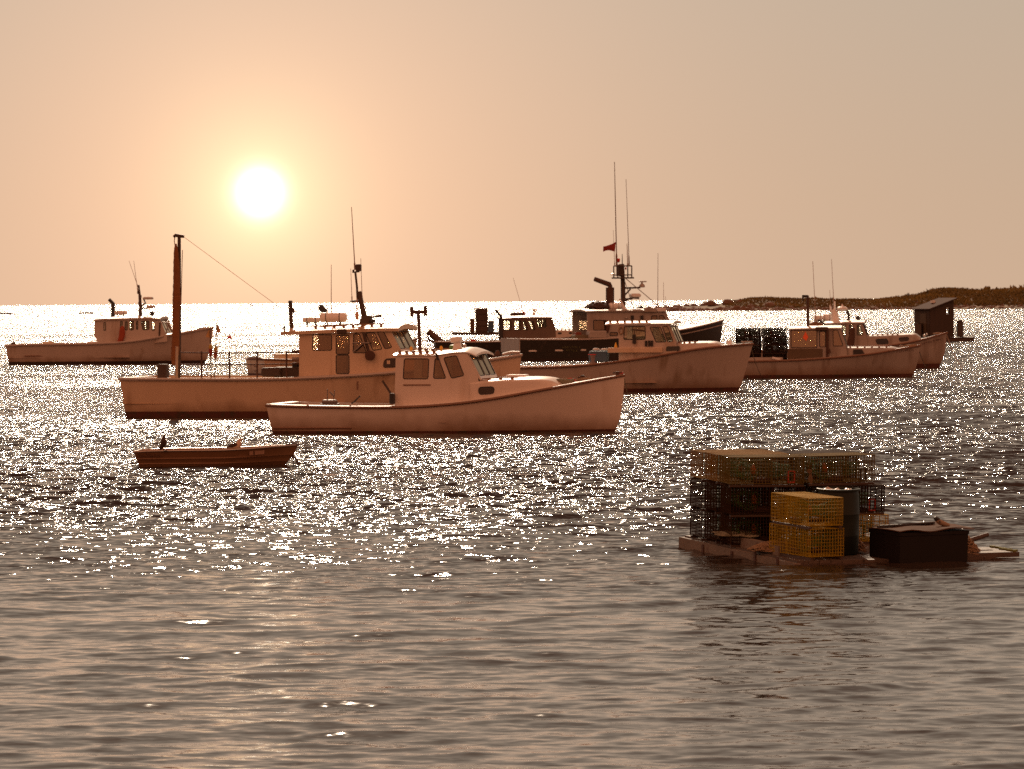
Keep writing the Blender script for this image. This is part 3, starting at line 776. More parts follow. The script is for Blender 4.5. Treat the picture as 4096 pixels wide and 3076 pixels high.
b.pole([(1410, 1089), (1438, 1086)], 0, .025, DWOOD, 'light_bracket')
b.whip((1420, 1080), (1406, 828), 0, .018); b.whip((1408, 1200), (1403, 1074), 0, .012); b.whip((1449, 1200), (1443, 1033), 0, .012)
p = b.P3(1428, 1262, -.1); mb = MB(); mb.lathe([(.015, -.13), (.05, -.11), (.062, .0), (.05, .07), (.02, .13), (.012, .55)], p, 10); mb.build('hanging_float', mat('orange_pale', (.55, .30, .16), .6), b.root, smooth=50)
b.pole([(1470, 1268), (1500, 1267), (1526, 1262)], -.1, [.03, .03, .05], DWOOD, 'radar_arm'); b.pbox((1478, 1278), (1499, 1291), -.2, .2, BLACK, 'compass_box')
p = b.P3(1466, 1295, 0); mb = MB(); mb.box((p.x, 0, b.rz(p.x) + .12), (.45, .45, .32), taper=.6); mb.build('mast_step', DWOOD, b.root)
b.pole([(1167, 1312), (1163, 1260), (1161, 1206)], -.6, .065, DWOOD, 'aft_post'); b.pbox((1168, 1232), (1178, 1251), -.6, .2, DWOOD, 'deck_light')
b.pbox((1155, 1202), (1168, 1210), -.6, .2, DWOOD, 'post_cap'); b.pbox((1133, 1305), (1141, 1322), -w, .1, DWOOD, 'bracket')
# stern mast, its rolled sail and stay
xm = b.at(716, 1510, 0)[0]
b.pole([(713, 1530), (715, 1300), (717, 942)], 0, [.085, .08, .055], DWOOD, 'sail_mast')
b.pole([(695, 948), (702, 941), (736, 946)], 0, [.05, .06, .05], DWOOD, 'mast_head')
mb = MB(); pts = []; rs = []
for i, (px, py, r_) in enumerate([(703, 975, .03), (704, 1000, .07), (706, 1060, .105), (707, 1120, .115), (706, 1180, .125), (708, 1198, .145), (704, 1250, .125), (704, 1300, .115), (703, 1350, .125), (701, 1400, .135), (698, 1435, .12), (695, 1452, .07), (700, 1462, .03)]):
    pts.append(b.P3(px, py, -.12)); rs.append(r_)
P2 = []; R2 = []
for i in range(len(pts) - 1):
    for k in range(5): P2.append(pts[i].lerp(pts[i + 1], k / 5)); R2.append((rs[i] * (5 - k) + rs[i + 1] * k) / 5 * (1 + .07 * sin((i * 5 + k) * 2.3)))
mb.tube(P2, R2, 12); mb.build('furled_sail', CANVAS, b.root, smooth=60)
b.pole([(736, 948), (900, 1069), (1105, 1220), (1163, 1262)], -.1, .007, mat('pale_wire', (.45, .28, .15), .6), 'stay'); b.pole([(699, 950), (697, 965), (701, 985)], -.05, .015, ROPEM, 'halyard')
b.pole([(730, 1000), (716, 1514)], 0, .012, ROPEM, 'halyard')
b.pole([(708, 1386), (706, 1515)], -1.0, .045, mat('pale_post', (.45, .34, .25), .6), 'stern_post')
b.pbox((634, 1456), (671, 1514), -1.3, .4, DWOOD, 'locker', r=.03)
for px in (806, 917, 1028, 1146): b.pole([(px, 1405), (px + 1, 1514)], -1.55, .028, RUST, 'rail_stanchion')
for y0, y1 in ((1410, 1409), (1457, 1455)): b.pole([(720, y0), (900, y0 + 2), (1050, y0), (1196, y1)], -1.55, .018, RUST, 'guard_rail')
b.pbox((1052, 1470), (1130, 1506), -1.2, .6, DWOOD, 'bait_box', r=.04); b.pbox((1102, 1468), (1252, 1508), -.9, .9, DWOOD, 'bait_box', r=.04)
b.pbox((1172, 1450), (1196, 1472), -1.0, .3, BLACK, 'crate'); b.pole([(1168, 1407), (1196, 1407)], -1.3, .05, DWOOD, 'shelf'); b.pole([(1168, 1433), (1196, 1433)], -1.3, .04, RAILP, 'shelf')
for px, top, red, tg in ((851, 1309, mat('dull_red_float', (.25, .02, .01), .6), -1), (862, 1290, mat('orange_red', (.30, .06, .02), .6), 1)):
    hf = thing('marker_buoy', ('shorter red flag buoy, nearer the sail mast of the large boat' if tg < 0 else 'taller orange flag buoy, further from the sail mast of the large boat'), 'buoy', group='flag buoys on the large boat')
    base = b.P3(px - 6 * tg * 0 - (6 if tg < 0 else 4), 1510, -1.35 + .2 * tg)
    hf.matrix_world = Matrix.Translation(b.o) @ Matrix.Rotation(b.yaw, 4, 'Z') @ Matrix.Translation(base) @ Matrix.Rotation(R(2.0 * tg + 1), 4, 'Y')
    H = (1510 - top) / 126.0
    mb = MB(); mb.tube([(0, 0, 0), (0, 0, H)], .014, 6); mb.build('pole', DWOOD, hf)
    zc = (1510 - (1398 if tg < 0 else 1405)) / 126
    mb = MB(); mb.lathe([(.02, -.24), (.045, -.2), (.062, -.08), (.060, .02)], (0, 0, zc), 12); mb.build('float', red, hf, smooth=60)
    mb = MB(); mb.lathe([(.061, .022), (.060, .08), (.045, .14), (.02, .16)], (0, 0, zc), 12); mb.build('float_top', mat('dull_yellow', (.40, .25, .03), .6), hf, smooth=60)
    mb = MB(); zt = H - .03; q = [Vector((0, 0, zt)), Vector((.10 * tg, .03, zt - .16)), Vector((.14 * tg, -.02, zt - .28)), Vector((.03 * tg, 0, zt - .30)), Vector((.15 * -tg * .2, .01, zt - .5)), Vector((0, 0, zt - .3))]
    mb.prism(q, (0, -.004, 0), (0, .004, 0)); mb.build('flag', mat('faded_yellow_flag', (.45, .26, .10), .8), hf)
b.line((2040, 1418), (2105, 1650), -.25, r=.022); 
p = b.P3(1990, 1415, 0); mb = MB(); mb.lathe([(.06, 0), (.10, .05), (.10, .12), (.06, .2), (.02, .24)], (p.x, 0, b.zs(p.x) + .02), 10); mb.box((p.x, 0, b.zs(p.x) + .08), (.3, .1, .06)); mb.build('windlass', RUST, b.root, smooth=40)
b.pole([(2010, 1419), (2045, 1410), (2080, 1411)], 0, .05, RAILP, 'bow_roller')
for (px, a_, c_) in ((1430, 1525, 1560),):
    b.pole([(px, a_), (px, c_)], -b.B - .03, .03, RAILW, 'hull_mark')

# ================================================================ boat C: far left
b = Boat('lobster_boat', 'distant boat furthest from the barge, seen behind the rolled sail with row of cabin windows', 'boat', (450, 1457), -4, 4.2,
         [(22, 1382), (122, 1378), (350, 1376), (517, 1368), (692, 1338), (780, 1322), (852, 1310)],
         [(853, 1310), (851, 1340), (845, 1372), (836, 1410), (824, 1443), (815, 1452)], [(23, 1382), (28, 1420), (33, 1457)])
b.hull(WHITE, ANTIFB, boot=.18, rail=RAILP, rail_r=.07)
b.deck(b.at(420, 1370, -1.6)[0], DECKM, side=.4, sole=.4, m_in=WHITE)
w = 1.6
b.house([(379, 1280), (629, 1271), (645, 1285), (668, 1350), (668, 1366), (600, 1375), (425, 1375), (392, 1375), (376, 1340)], w, WHITE,
        [[(415, 1290), (423, 1290), (423, 1322), (415, 1322)], [(481, 1285), (490, 1285), (490, 1318), (481, 1318)], [(500, 1285), (510, 1285), (510, 1320), (500, 1320)], [(518, 1284), (535, 1284), (535, 1320), (518, 1320)],
         [(545, 1285), (552, 1285), (552, 1318), (545, 1318)], [(564, 1285), (597, 1284), (597, 1318), (571, 1320)], [(606, 1286), (617, 1286), (619, 1322), (608, 1322)]],
        GLASS_C, frame_r=.022, front=((633, 1276), (665, 1345)), front_wins=((.05, .32, .2, .9), (.36, .64, .2, .9), (.68, .95, .2, .9)), r=.08)
b.roof([(376, 1277), (400, 1273), (500, 1270), (600, 1268), (640, 1271)], w, thick=.13, crown=.08, over=.10, m=WHITE)
b.trunk([(640, 1340), (690, 1335), (720, 1330), (745, 1328)], 1.3, WHITE)
b.canister((458, 1242), (508, 1259), -.3); b.pole([(452, 1270), (452, 1214), (436, 1197)], .5, [.13, .12, .10], BLACK, 'exhaust_pipe')
b.pole([(562, 1268), (560, 1200), (555, 1140)], 0, [.11, .09, .05], DWOOD, 'mast')
for px, py in ((552, 1172), (563, 1188), (556, 1216), (560, 1222)): b.pbox((px - 3, py - 8), (px + 3, py + 4), 0, .15, DWOOD, 'mast_fitting')
b.pole([(560, 1230), (582, 1212), (574, 1195)], 0, .05, DWOOD, 'radar_bracket'); b.pole([(560, 1233), (580, 1232), (610, 1231)], 0, .05, DWOOD, 'radar_bracket')
b.pbox((573, 1188), (612, 1198), 0, .5, WHITE, 'radar', r=.05); b.pbox((586, 1221), (619, 1232), 0, .5, WHITE, 'radar', r=.05)
b.whip((553, 1150), (516, 1043), .1, .018); b.whip((551, 1165), (535, 1043), -.1, .018)
p = b.P3(608, 1255, 0); mb = MB(); mb.lathe([(.12, -.25), (.04, -.2), (.04, -.1), (.14, -.05), (.16, .05), (.08, .14)], p, 10); mb.build('searchlight', BLACK, b.root, smooth=50)
b.pole([(640, 1290), (672, 1290), (670, 1310), (662, 1345)], -w + .1, .04, STEEL, 'bow_rail'); b.pole([(640, 1290), (637, 1345)], -w - .02, .05, DWOOD, 'davit')
b.pbox((175, 1366), (214, 1378), -1.0, .6, CREAM_GLARE, 'fish_box'); b.pbox((352, 1366), (405, 1374), -1.2, .8, ROOFW, 'cockpit_locker'); b.pbox((45, 1368), (62, 1382), -1.3, .3, DWOOD, 'cleat')
b.pole([(780, 1322), (800, 1314), (840, 1310)], 0, .05, STEEL, 'bow_pulpit')
mb = MB(); x0, z0 = b.at(95, 1424, -2.05); x1, _ = b.at(220, 1424, -2.05)
mb.box(((x0 + x1) / 2, -b.hb(x0, .55) - .03, z0), (x1 - x0, .05, .07)); mb.build('hull_strip', RAILW, b.root)
b.line((848, 1318), (880, 1462), 0)
co = thing('oilskin_coat', 'orange oilskin hanging on the cabin side of the distant left boat', 'coat', (0, 0, 0))
co.matrix_world = Matrix.Translation(b.o) @ Matrix.Rotation(b.yaw, 4, 'Z')
mb = MB(); q = [b.P3(x, y, -w - .06) for x, y in ((488, 1303), (496, 1306), (500, 1325), (500, 1345), (492, 1366), (478, 1370), (470, 1366), (476, 1345), (478, 1325), (481, 1312))]
for k, (dy, sc_) in enumerate(((0, .85), (-.08, 1), (-.14, .8))): pass
c0 = sum(q, Vector()) / len(q); rows = [[c0 + (p_ - c0) * s_ + Vector((0, dy, 0)) for p_ in q + [q[0]]] for dy, s_ in ((.05, .8), (0, 1), (-.08, 1), (-.13, .7))]
mb.grid(rows); mb.add(rows[-1][:-1], [tuple(range(len(q)))]); mb.add(rows[0][:-1], [tuple(range(len(q)))]); mb.build('cloth', mat('dark_orange_cloth', (.32, .06, .025), .9), co, smooth=60)

# ================================================================ boat K: open boat behind the large boat
b = Boat('lobster_boat', 'low pale boat half hidden behind the large boat, registration marks on its transom', 'boat', (1130, 1502), 22, 3.2,
         [(1057, 1436), (1120, 1437), (1200, 1440), (1300, 1440), (1400, 1430), (1500, 1408), (1600, 1374), (1669, 1352)],
         [(1669, 1352), (1667, 1375), (1660, 1405), (1640, 1440), (1620, 1470)], [(1057, 1436), (1060, 1500)])
b.hull(CREAM_GLARE, ANTIF, boot=.10, rail=RAILW, rail_r=.05)
b.deck(b.at(1450, 1430, 0)[0], ROOFW, side=.3, sole=.35, m_in=CREAM_GLARE)
mb = MB(); y = b.hb(b.x0); z = b.zs(b.x0)
mb.prism([Vector((0, -y, z)), Vector((0, y, z)), Vector((0, y * .6, z + .07)), Vector((0, 0, z + .10)), Vector((0, -y * .6, z + .07))], (b.x0 - .03, 0, 0), (b.x0 + .03, 0, 0)); mb.build('transom_cap', RAILW, b.root)
marks(b.root, [Vector((b.x0 - .02, .75 - .11 * i, z - .30 - (.0 if i < 3 else .05))) for i in range(11) if i not in (3, 4)], .12, LETTER, 5, face='x')
marks(b.root, [Vector((b.x0 - .02, .15 - .11 * i, z - .60)) for i in range(5)], .11, LETTER, 6, face='x')
mb = MB(); mb.box((b.x0 + 1.6, -.2, .75), (1.1, .9, .55)); mb.box((b.x0 + 1.6, -.2, 1.04), (1.2, 1.0, .05)); mb.build('engine_box', CREAM_GLARE, b.root)

# ================================================================ boat E: black boat with see-through cabin
b = Boat('lobster_boat', 'black hulled boat with a see-through row of cabin windows and white trunk cabin', 'boat', (1900, 1430), 3, 3.8,
         [(1740, 1366), (1880, 1367), (1985, 1366), (2100, 1360), (2220, 1352), (2330, 1340), (2420, 1325), (2480, 1312)],
         [(2481, 1311), (2478, 1350), (2468, 1400), (2450, 1430)], [(1741, 1366), (1748, 1430)])
b.hull(DARKH, ANTIFB, boot=.15, rail=RAILP, rail_r=.055)
b.deck(b.at(2003, 1360, -1.4)[0], DECKM, side=.35, sole=.4, m_in=DARKH)
w = 1.4
b.house([(2003, 1274), (2206, 1271), (2222, 1322), (2224, 1366), (2003, 1366)], w, mat('dark_cabin_paint', (.13, .085, .06), .5, var=.2),
        [[(2014, 1283), (2047, 1283), (2047, 1321), (2014, 1321)], [(2057, 1283), (2085, 1283), (2085, 1321), (2057, 1321)], [(2092, 1284), (2104, 1283), (2114, 1320), (2096, 1321)],
         [(2112, 1284), (2134, 1284), (2143, 1318), (2127, 1319)], [(2146, 1279), (2160, 1279), (2168, 1310), (2154, 1312)], [(2166, 1278), (2183, 1278), (2187, 1308), (2174, 1310)]],
        GLASS_C, frame_r=.02, front=((2208, 1272), (2224, 1320)), front_wins=((.05, .47, .1, .92), (.53, .95, .1, .92)), r=.05)
b.roof([(1998, 1272), (2050, 1269), (2120, 1266), (2209, 1267)], w, thick=.08, crown=.10, over=.08, m=WHITE)
b.trunk([(2216, 1320), (2260, 1321), (2300, 1322), (2320, 1328)], 1.35, WHITE, ports=[[(2232, 1330), (2246, 1330), (2246, 1336), (2232, 1336)], [(2276, 1329), (2288, 1329), (2288, 1335), (2276, 1335)]])
b.handrail(b.at(2224, 1320, -1.3)[0], b.at(2300, 1322, -1.3)[0], -1.15, lambda x: float(np.interp(x, b.trX, b.trZ)), 5)
b.pole([(2004, 1352), (2004, 1264), (1982, 1240)], -w - .12, [.12, .10, .08], BLACK, 'exhaust_pipe')
b.pole([(2042, 1258), (2060, 1256), (2098, 1257)], -.3, [.12, .11, .12], DWOOD, 'gear_bundle'); b.pole([(2094, 1262), (2096, 1244)], -.3, [.12, .05], REDP, 'deck_float')
p = b.P3(2134, 1266, 0); q = b.P3(2137, 1240, 0); mb = MB(); mb.tube([(p.x, 0, p.z - .05), (q.x, 0, q.z)], [.12, .06], 8); mb.rbox((q.x, 0, q.z), (.38, .3, .11), .03); mb.build('radar', ROOFW, b.root)
b.whip((2093, 1250), (2053, 1112), .1, .016)
b.pbox((2150, 1309), (2172, 1345), 0, .5, BLACK, 'helm_seat'); b.pole([(2172, 1290), (2180, 1350)], .2, .03, DWOOD, 'pillar')
b.pole([(1712, 1325), (1745, 1352), (1790, 1392)], -.9, [.20, .22, .22], mat('brown_tarpaulin', (.10, .05, .028), .8, var=.3, bump=.5, bscale=10), 'tilted_net_drum')
b.pole([(1708, 1345), (1716, 1358), (1735, 1370)], -.9, .06, RUST, 'drum_arm'); b.pbox((1740, 1360), (1800, 1408), -.6, .9, DWOOD, 'fish_box', r=.03)
b.pole([(1738, 1365), (1700, 1364)], -.9, .04, RUST, 'stern_arm')
b.pbox((1880, 1358), (1904, 1366), -1.6, .3, REDP, 'fuel_can')

# ================================================================ boat D: dark hull, tall radar tower
b = Boat('lobster_boat', 'dark green boat with scuppers, tall mast platform, exhaust stack and a red flag', 'boat', (2300, 1443), 17, 4.3,
         [(2081, 1356), (2200, 1357), (2320, 1357), (2470, 1352), (2560, 1343), (2692, 1324), (2760, 1312), (2818, 1299), (2893, 1279)],
         [(2893, 1279), (2889, 1320), (2880, 1376), (2866, 1410), (2850, 1432)], [(2081, 1356), (2083, 1400), (2086, 1444)], blunt=.5)
b.hull(DARKH, ANTIFB, boot=.14, rail=RAILP, rail_r=.05)
b.deck(b.at(2350, 1350, -1.7)[0], DECKM, side=.35, sole=.55, m_in=DECKM)
y = b.hb(b.x0); z = b.zs(b.x0); mb = MB(); mb.box((b.x0 - .035, 0, z * .5 + .28), (.05, 2 * y - .06, z - .5)); mb.build('transom_panel', DIMMED, b.root)
for px in (2136, 2240, 2337, 2395):
    x, zz = b.at(px, 1404 - (px - 2136) * .02, -2.1); mb = MB(); mb.rbox((x, -b.hb(x, .55) - .01, zz), (.5 if px < 2300 else .36, .05, .11), .03); mb.build('scupper', ROOFW, b.root)
for px in (2480, 2600, 2700, 2800): pass
mb = MB(); xs = [b.at(px, py, -2)[0] for px, py in ((2640, 1350), (2893, 1290))]; pts = []
for i in range(20):
    u = b.x0 + (b.x1 - b.x0) * (.68 + .31 * i / 19); pts.append((u, -b.hb(u, .86) - .02, b.zs(u) - .30))
mb.tube(pts, .035, 5); mb.build('hull_stripe', DIMMED, b.root)
for xx, yy, n_ in ((2255, 1388, 8), (2270, 1401, 5)):
    x, zz = b.at(xx, yy, -2.1); marks(b.root, [Vector((x + .15 * i, -b.hb(x + .15 * i, .7) - .012, zz)) for i in range(n_)], .17, LETTERG, xx)
w = 1.45
b.house([(2348, 1246), (2530, 1243), (2660, 1243), (2688, 1300), (2690, 1365), (2348, 1365)], w, DIMMED,
        [[(2374, 1281), (2425, 1281), (2425, 1321), (2374, 1321)], [(2606, 1264), (2628, 1262), (2630, 1290), (2606, 1290)], [(2636, 1262), (2654, 1262), (2668, 1292), (2638, 1292)], [(2440, 1330), (2470, 1330), (2470, 1342), (2440, 1342)]],
        GLASS_A, frame_r=.03, front=((2663, 1246), (2690, 1300)), front_wins=((.05, .32, .1, .92), (.36, .64, .1, .92), (.68, .95, .1, .92)))
b.roof([(2343, 1243), (2400, 1241), (2500, 1240), (2600, 1240), (2668, 1241)], w, thick=.09, crown=.09, over=.14, m=DIMMED)
b.trunk([(2688, 1318), (2740, 1312), (2775, 1306), (2790, 1306)], 1.3, DIMMED)
b.pbox((2352, 1323), (2420, 1352), -1.7, .7, DIMMED, 'side_locker', r=.04)
b.pbox((2577, 1232), (2625, 1248), -w - .1, .2, DIMMED, 'name_board'); b.pbox((2628, 1232), (2662, 1246), -w - .1, .2, ROOFW, 'liferaft_box')
b.pole([(2440, 1245), (2440, 1150)], .1, .26, RUST, 'exhaust_stack', 12); b.pole([(2440, 1152), (2438, 1138), (2378, 1116)], .1, [.17, .16, .14], RUST, 'exhaust_elbow', 10)
b.pole([(2436, 1140), (2440, 1134), (2447, 1140), (2446, 1200)], .1, .03, RUST, 'stack_stay')
mb = MB(); p = b.P3(2392, 1236, -.2); rope_heap(mb, (p.x, -.2, p.z), .75, .6, .6, 22, .035, 11); mb.lathe([(.6, 0), (.5, .18), (.3, .38), (.06, .5)], (p.x, -.2, p.z), 12); mb.build('net_heap', DWOOD, b.root)
b.canister((2436, 1211), (2484, 1240), -.5)
b.pole([(2493, 1240), (2492, 1140), (2489, 1056)], 0, [.15, .14, .12], DWOOD, 'mast', 10)
b.pole([(2505, 1300), (2500, 1240), (2478, 1195)], -.9, [.14, .12, .05], ROOFW, 'boom')
mb = MB(); a = b.P3(2456, 1112, 0); c = b.P3(2527, 1110, 0); L = c.x - a.x
mb.box(((a.x + c.x) / 2, 0, a.z), (L, .9, .09)); mb.build('mast_platform', DWOOD, b.root)
mb = MB()
t = b.P3(2462, 1064, 0).z; xa = b.at(2463, 1090, 0)[0]; xc = b.at(2519, 1090, 0)[0]
for x in (xa, xc):
    for y in (-.38, .38): mb.tube([(x, y, a.z), (x, y, t)], .04, 5)
for y in (-.38, .38): mb.tube([(xa, y, t), (xc, y, t)], .04, 5); mb.tube([(xa, y, a.z + .18), (xc, y, a.z + .18)], .035, 5)
mb.box(((b.at(2474, 1090, 0)[0]), 0, (a.z + t) / 2 + .1), (.12, .5, (t - a.z) * .95)); mb.box(((b.at(2486, 1090, 0)[0]), 0, (a.z + t) / 2 + .1), (.22, .3, (t - a.z) * 1.05)); mb.build('platform_frame', DWOOD, b.root)
b.whip((2467, 1065), (2458, 648), 0, .035, mat('antenna_dark', (.20, .12, .08), .5)); b.whip((2517, 1062), (2504, 716), .1, .022, mat('antenna_dark', (.2, .12, .08), .5)); b.whip((2459, 1065), (2453, 920), .2, .016); b.whip((2511, 1062), (2508, 974), -.2, .03)
b.whip((2489, 1060), (2489, 1016), 0, .03, BLACK)
p = b.P3(2474, 1040, 0); mb = MB(); mb.lathe([(.02, -.16), (.09, -.1), (.1, .05), (.08, .1), (.02, .11)], p, 10); mb.build('mast_buoy', REDP, b.root, smooth=50)
p = b.P3(2503, 1072, -.1); mb = MB(); mb.lathe([(.01, -.12), (.05, -.05), (.05, .05), (.01, .07)], p, 8); mb.build('red_lamp', REDP, b.root, smooth=50)
p = b.P3(2451, 1097, 0); mb = MB(); mb.lathe([(.03, -.06), (.12, -.04), (.12, .04), (.03, .07)], p, 10); mb.build('mast_lamp', ALU, b.root, smooth=50)
b.pole([(2496, 1152), (2530, 1151), (2561, 1150)], 0, .06, DWOOD, 'radar_arm'); b.pole([(2496, 1184), (2522, 1156)], 0, .05, DWOOD, 'radar_brace')
p = b.P3(2568, 1142, 0); mb = MB(); mb.lathe([(.14, -.12), (.2, -.08), (.16, .04), (.06, .12), (.06, .2)], p, 12); mb.rbox(p + Vector((.05, 0, .24)), (.48, .16, .08), .03); mb.build('radar', DIMMED, b.root, smooth=40)
b.pole([(2496, 1196), (2530, 1194)], 0, .06, DWOOD, 'lower_arm'); b.pole([(2498, 1208), (2512, 1197)], 0, .05, DWOOD, 'lower_brace')
b.pbox((2521, 1174), (2559, 1189), 0, .6, ROOFW, 'radar', r=.06); b.pole([(2524, 1190), (2556, 1192)], 0, .07, RUST, 'radar_mount')
b.pole([(2503, 1114), (2645, 1233)], -.4, .025, STEEL, 'stay'); b.pole([(2497, 1118), (2535, 1235)], .6, .02, STEEL, 'stay')
b.whip((2631, 1236), (2632, 1013), -.8, .02, mat('antenna_dark', (.2, .12, .08), .5)); b.whip((2655, 1236), (2654, 1129), .3, .016); b.whip((2662, 1236), (2662, 1185), .6, .016)
b.pole([(2545, 1238), (2565, 1232), (2576, 1238)], .3, [.1, .17, .1], BLACK, 'roof_bundle')
b.pole([(2425, 1283), (2432, 1300), (2428, 1330)], -w - .1, [.12, .16, .1], RUST, 'hanging_gear')
for px, r_ in ((2530, .09), (2568, .09)): b.pole([(px, 1262), (px, 1278)], -w - .06, r_, BLACK, 'wall_fitting')
for px, py in ((2492, 1286), (2506, 1272)): 
    p = b.P3(px, py, -w - .1); mb = MB(); mb.lathe([(.03, -.05), (.08, 0), (.03, .06)], p, 10); mb.build('wall_lamp', ALU, b.root, smooth=50)
b.pbox((2300, 1329), (2322, 1342), -1.2, .4, mat('dull_red', (.2, .04, .02), .6), 'fish_tote'); b.pbox((2292, 1340), (2345, 1356), -1.3, .8, mat('olive_tote', (.14, .11, .06), .6), 'fish_tote')
fl = thing('flag', 'dark red flag flying from the tallest antenna of the dark green boat', 'flag'); fl.matrix_world = Matrix.Translation(b.o) @ Matrix.Rotation(b.yaw, 4, 'Z')
a = [(2464, 967), (2450, 975), (2436, 980), (2424, 984), (2413, 986)]; c = [(2459, 1007), (2447, 1003), (2436, 1001), (2424, 1002), (2413, 1007)]
mb = MB(); rows = []
for k in range(5):
    y = .07 * sin(k * 1.7); p0 = b.P3(*a[k], y); p1 = b.P3(*c[k], y + .04); rows.append([p0.lerp(p1, t / 4) + Vector((0, .02 * sin(k + t * 1.5), 0)) for t in range(5)])
mb.grid(rows); mb.grid([[p + Vector((0, .012, 0)) for p in r_] for r_ in rows], flip=True); mb.build('cloth', mat('red_flag_cloth', (.30, .028, .015), .8, var=.15), fl, smooth=60)

# ================================================================ boat F
b = Boat('lobster_boat', 'white boat with high flared bow and low cabin, right behind the nearest boat', 'boat', (2650, 1567), -9, 3.5,
         [(1960, 1471), (2078, 1470), (2300, 1465), (2475, 1445), (2615, 1426), (2728, 1403), (2800, 1392), (2886, 1382), (3011, 1374)],
         [(3012, 1374), (2995, 1439), (2980, 1490), (2961, 1552), (2950, 1562)], [(1961, 1471), (1970, 1570)], blunt=.5)
b.hull(mat('half_dimmed_white_paint', (.42, .36, .315), .42, var=.1, vscale_=1.3, bump=.15, bscale=6, col2=(.22, .15, .09), c2scale=2.2, c2lo=.55, c2hi=.8, stretch=(1, 1, .14), weed=(.17, .09, .04)), ANTIF, boot=.13, rail=RAILW, rail_r=.05)  # hull white partly dimmed, between the glare-lit and the dimmed boats
b.deck(b.at(2475, 1440, -1.3)[0], ROOFW, side=.32, sole=.35, m_in=CREAM_GLARE)
w = 1.3
b.house([(2475, 1300), (2676, 1299), (2706, 1373), (2708, 1425), (2475, 1455)], w, WHITE,
        [[(2497, 1306), (2581, 1306), (2581, 1358), (2495, 1358)], [(2599, 1308), (2642, 1308), (2665, 1367), (2624, 1369)], [(2649, 1306), (2670, 1306), (2692, 1365), (2671, 1367)]],
        GLASS_C, frame_r=.022, front=((2678, 1300), (2708, 1372)), front_wins=((.04, .33, .06, .92), (.36, .64, .06, .92), (.67, .96, .06, .92)))
b.roof([(2421, 1294), (2500, 1292), (2600, 1291), (2692, 1291)], w, thick=.06, crown=.09, over=.08, m=ROOFW)
b.handrail(b.at(2425, 1292, -w)[0], b.at(2600, 1291, -w)[0], -w * .92, lambda x: b.rz(x, w * .92), 6, h=.07)
b.console(b.at(2660, 1400, 0)[0], w, .5, 1.9)
b.trunk([(2690, 1374), (2740, 1373), (2800, 1372), (2850, 1372), (2870, 1376), (2884, 1386)], 1.2, WHITE, ports=[[(2668, 1387), (2719, 1386), (2719, 1400), (2664, 1404)]])
b.handrail(b.at(2705, 1374, -1.1)[0], b.at(2790, 1373, -1.1)[0], -1.05, lambda x: float(np.interp(x, b.trX, b.trZ)), 4)
x0, z0 = b.at(2664, 1386, -w); pl = b.poly([(2666, 1386), (2719, 1384), (2719, 1402), (2664, 1405)], -w)
mb = MB(); mb.prism([Vector((p[0], 0, p[1])) for p in round_poly([Vector((*q, 0)) for q in pl], .06)], (0, -w - .02, 0), (0, -w + .1, 0)); mb.build('cabin_port', mat('dark_glass', (.03, .016, .008), .12), b.root)
b.pbox((2530, 1338), (2544, 1375), -w - .06, .08, BLACK, 'fender_board'); b.pole([(2527, 1318), (2579, 1324)], -w - .05, .03, DWOOD, 'window_bar'); b.pole([(2537, 1324), (2537, 1340)], -w - .05, .02, DWOOD, 'window_bar')
for px in (2584, 2597, 2608): b.pole([(px, 1362), (px, 1385)], -w - .05, .045, BLACK, 'hanging_glove')
mb = MB(); p = b.P3(2484, 1322, -w - .05); mb.tube([p + Vector((.09 * cos(t), 0, .14 * sin(t))) for t in [2 * pi * i / 14 for i in range(14)]], .028, 5, closed=True); mb.build('rope_hank', ROPEM, b.root)
b.pbox((2432, 1391), (2650, 1410), -1.42, .28, CREAM_GLARE, 'washboard', r=.02)
b.pbox((2360, 1404), (2432, 1448), -1.1, .7, BLUEP, 'bait_tub', r=.04)
for i, (px, rm) in enumerate(((2366, BLUEP), (2412, GREENP))):
    pass
bk = thing('bucket', 'grey bucket with red rim on the flared bow boat', 'bucket'); p = b.P3(2374, 1442, -1.25)
bk.matrix_world = Matrix.Translation(b.o) @ Matrix.Rotation(b.yaw, 4, 'Z') @ Matrix.Translation((p.x, -1.3, b.zs(p.x) + .02))
mb = MB(); mb.lathe([(.02, 0), (.15, 0), (.19, .36), (.17, .36), (.13, .03), (.02, .02)], n=16); mb.build('shell', mat('grey_pail', (.20, .15, .14), .5), bk, smooth=40)
mb = MB(); mb.tube([(.19 * cos(t), .19 * sin(t), .36) for t in [2 * pi * i / 16 for i in range(16)]], .018, 5, closed=True); mb.build('rim', REDP, bk)
for k, px in enumerate((2385, 2418)):
    p = b.P3(px, 1398, -.9); mb = MB(); mb.rbox(p, (.26, .2, .10), .04); mb.build('foam_lid', ROOFW, b.root)
mb = MB(); p = b.P3(2463, 1390, -1.3); mb.lathe([(.07, 0), (.05, .08), (.015, .2)], p, 8); mb.build('spray_nozzle', YELLOWP, b.root)
fd = thing('white_bucket', 'white bucket on the foredeck tip of the boat with flared bow', 'bucket'); p = b.P3(2917, 1380, 0)
fd.matrix_world = Matrix.Translation(b.o) @ Matrix.Rotation(b.yaw, 4, 'Z') @ Matrix.Translation((p.x, 0, b.zs(p.x)))
mb = MB(); mb.lathe([(.02, 0), (.105, 0), (.10, .14), (.085, .19), (.02, .2)], n=14); mb.build('shell', ROOFW, fd, smooth=40)
mb = MB(); mb.tube([(.105 * cos(t), 0, .17 + .06 * sin(t)) for t in [pi * i / 8 for i in range(9)]], .006, 4); mb.build('handle', STEEL, fd)
b.line((3003, 1385), (3062, 1500), -.05); 
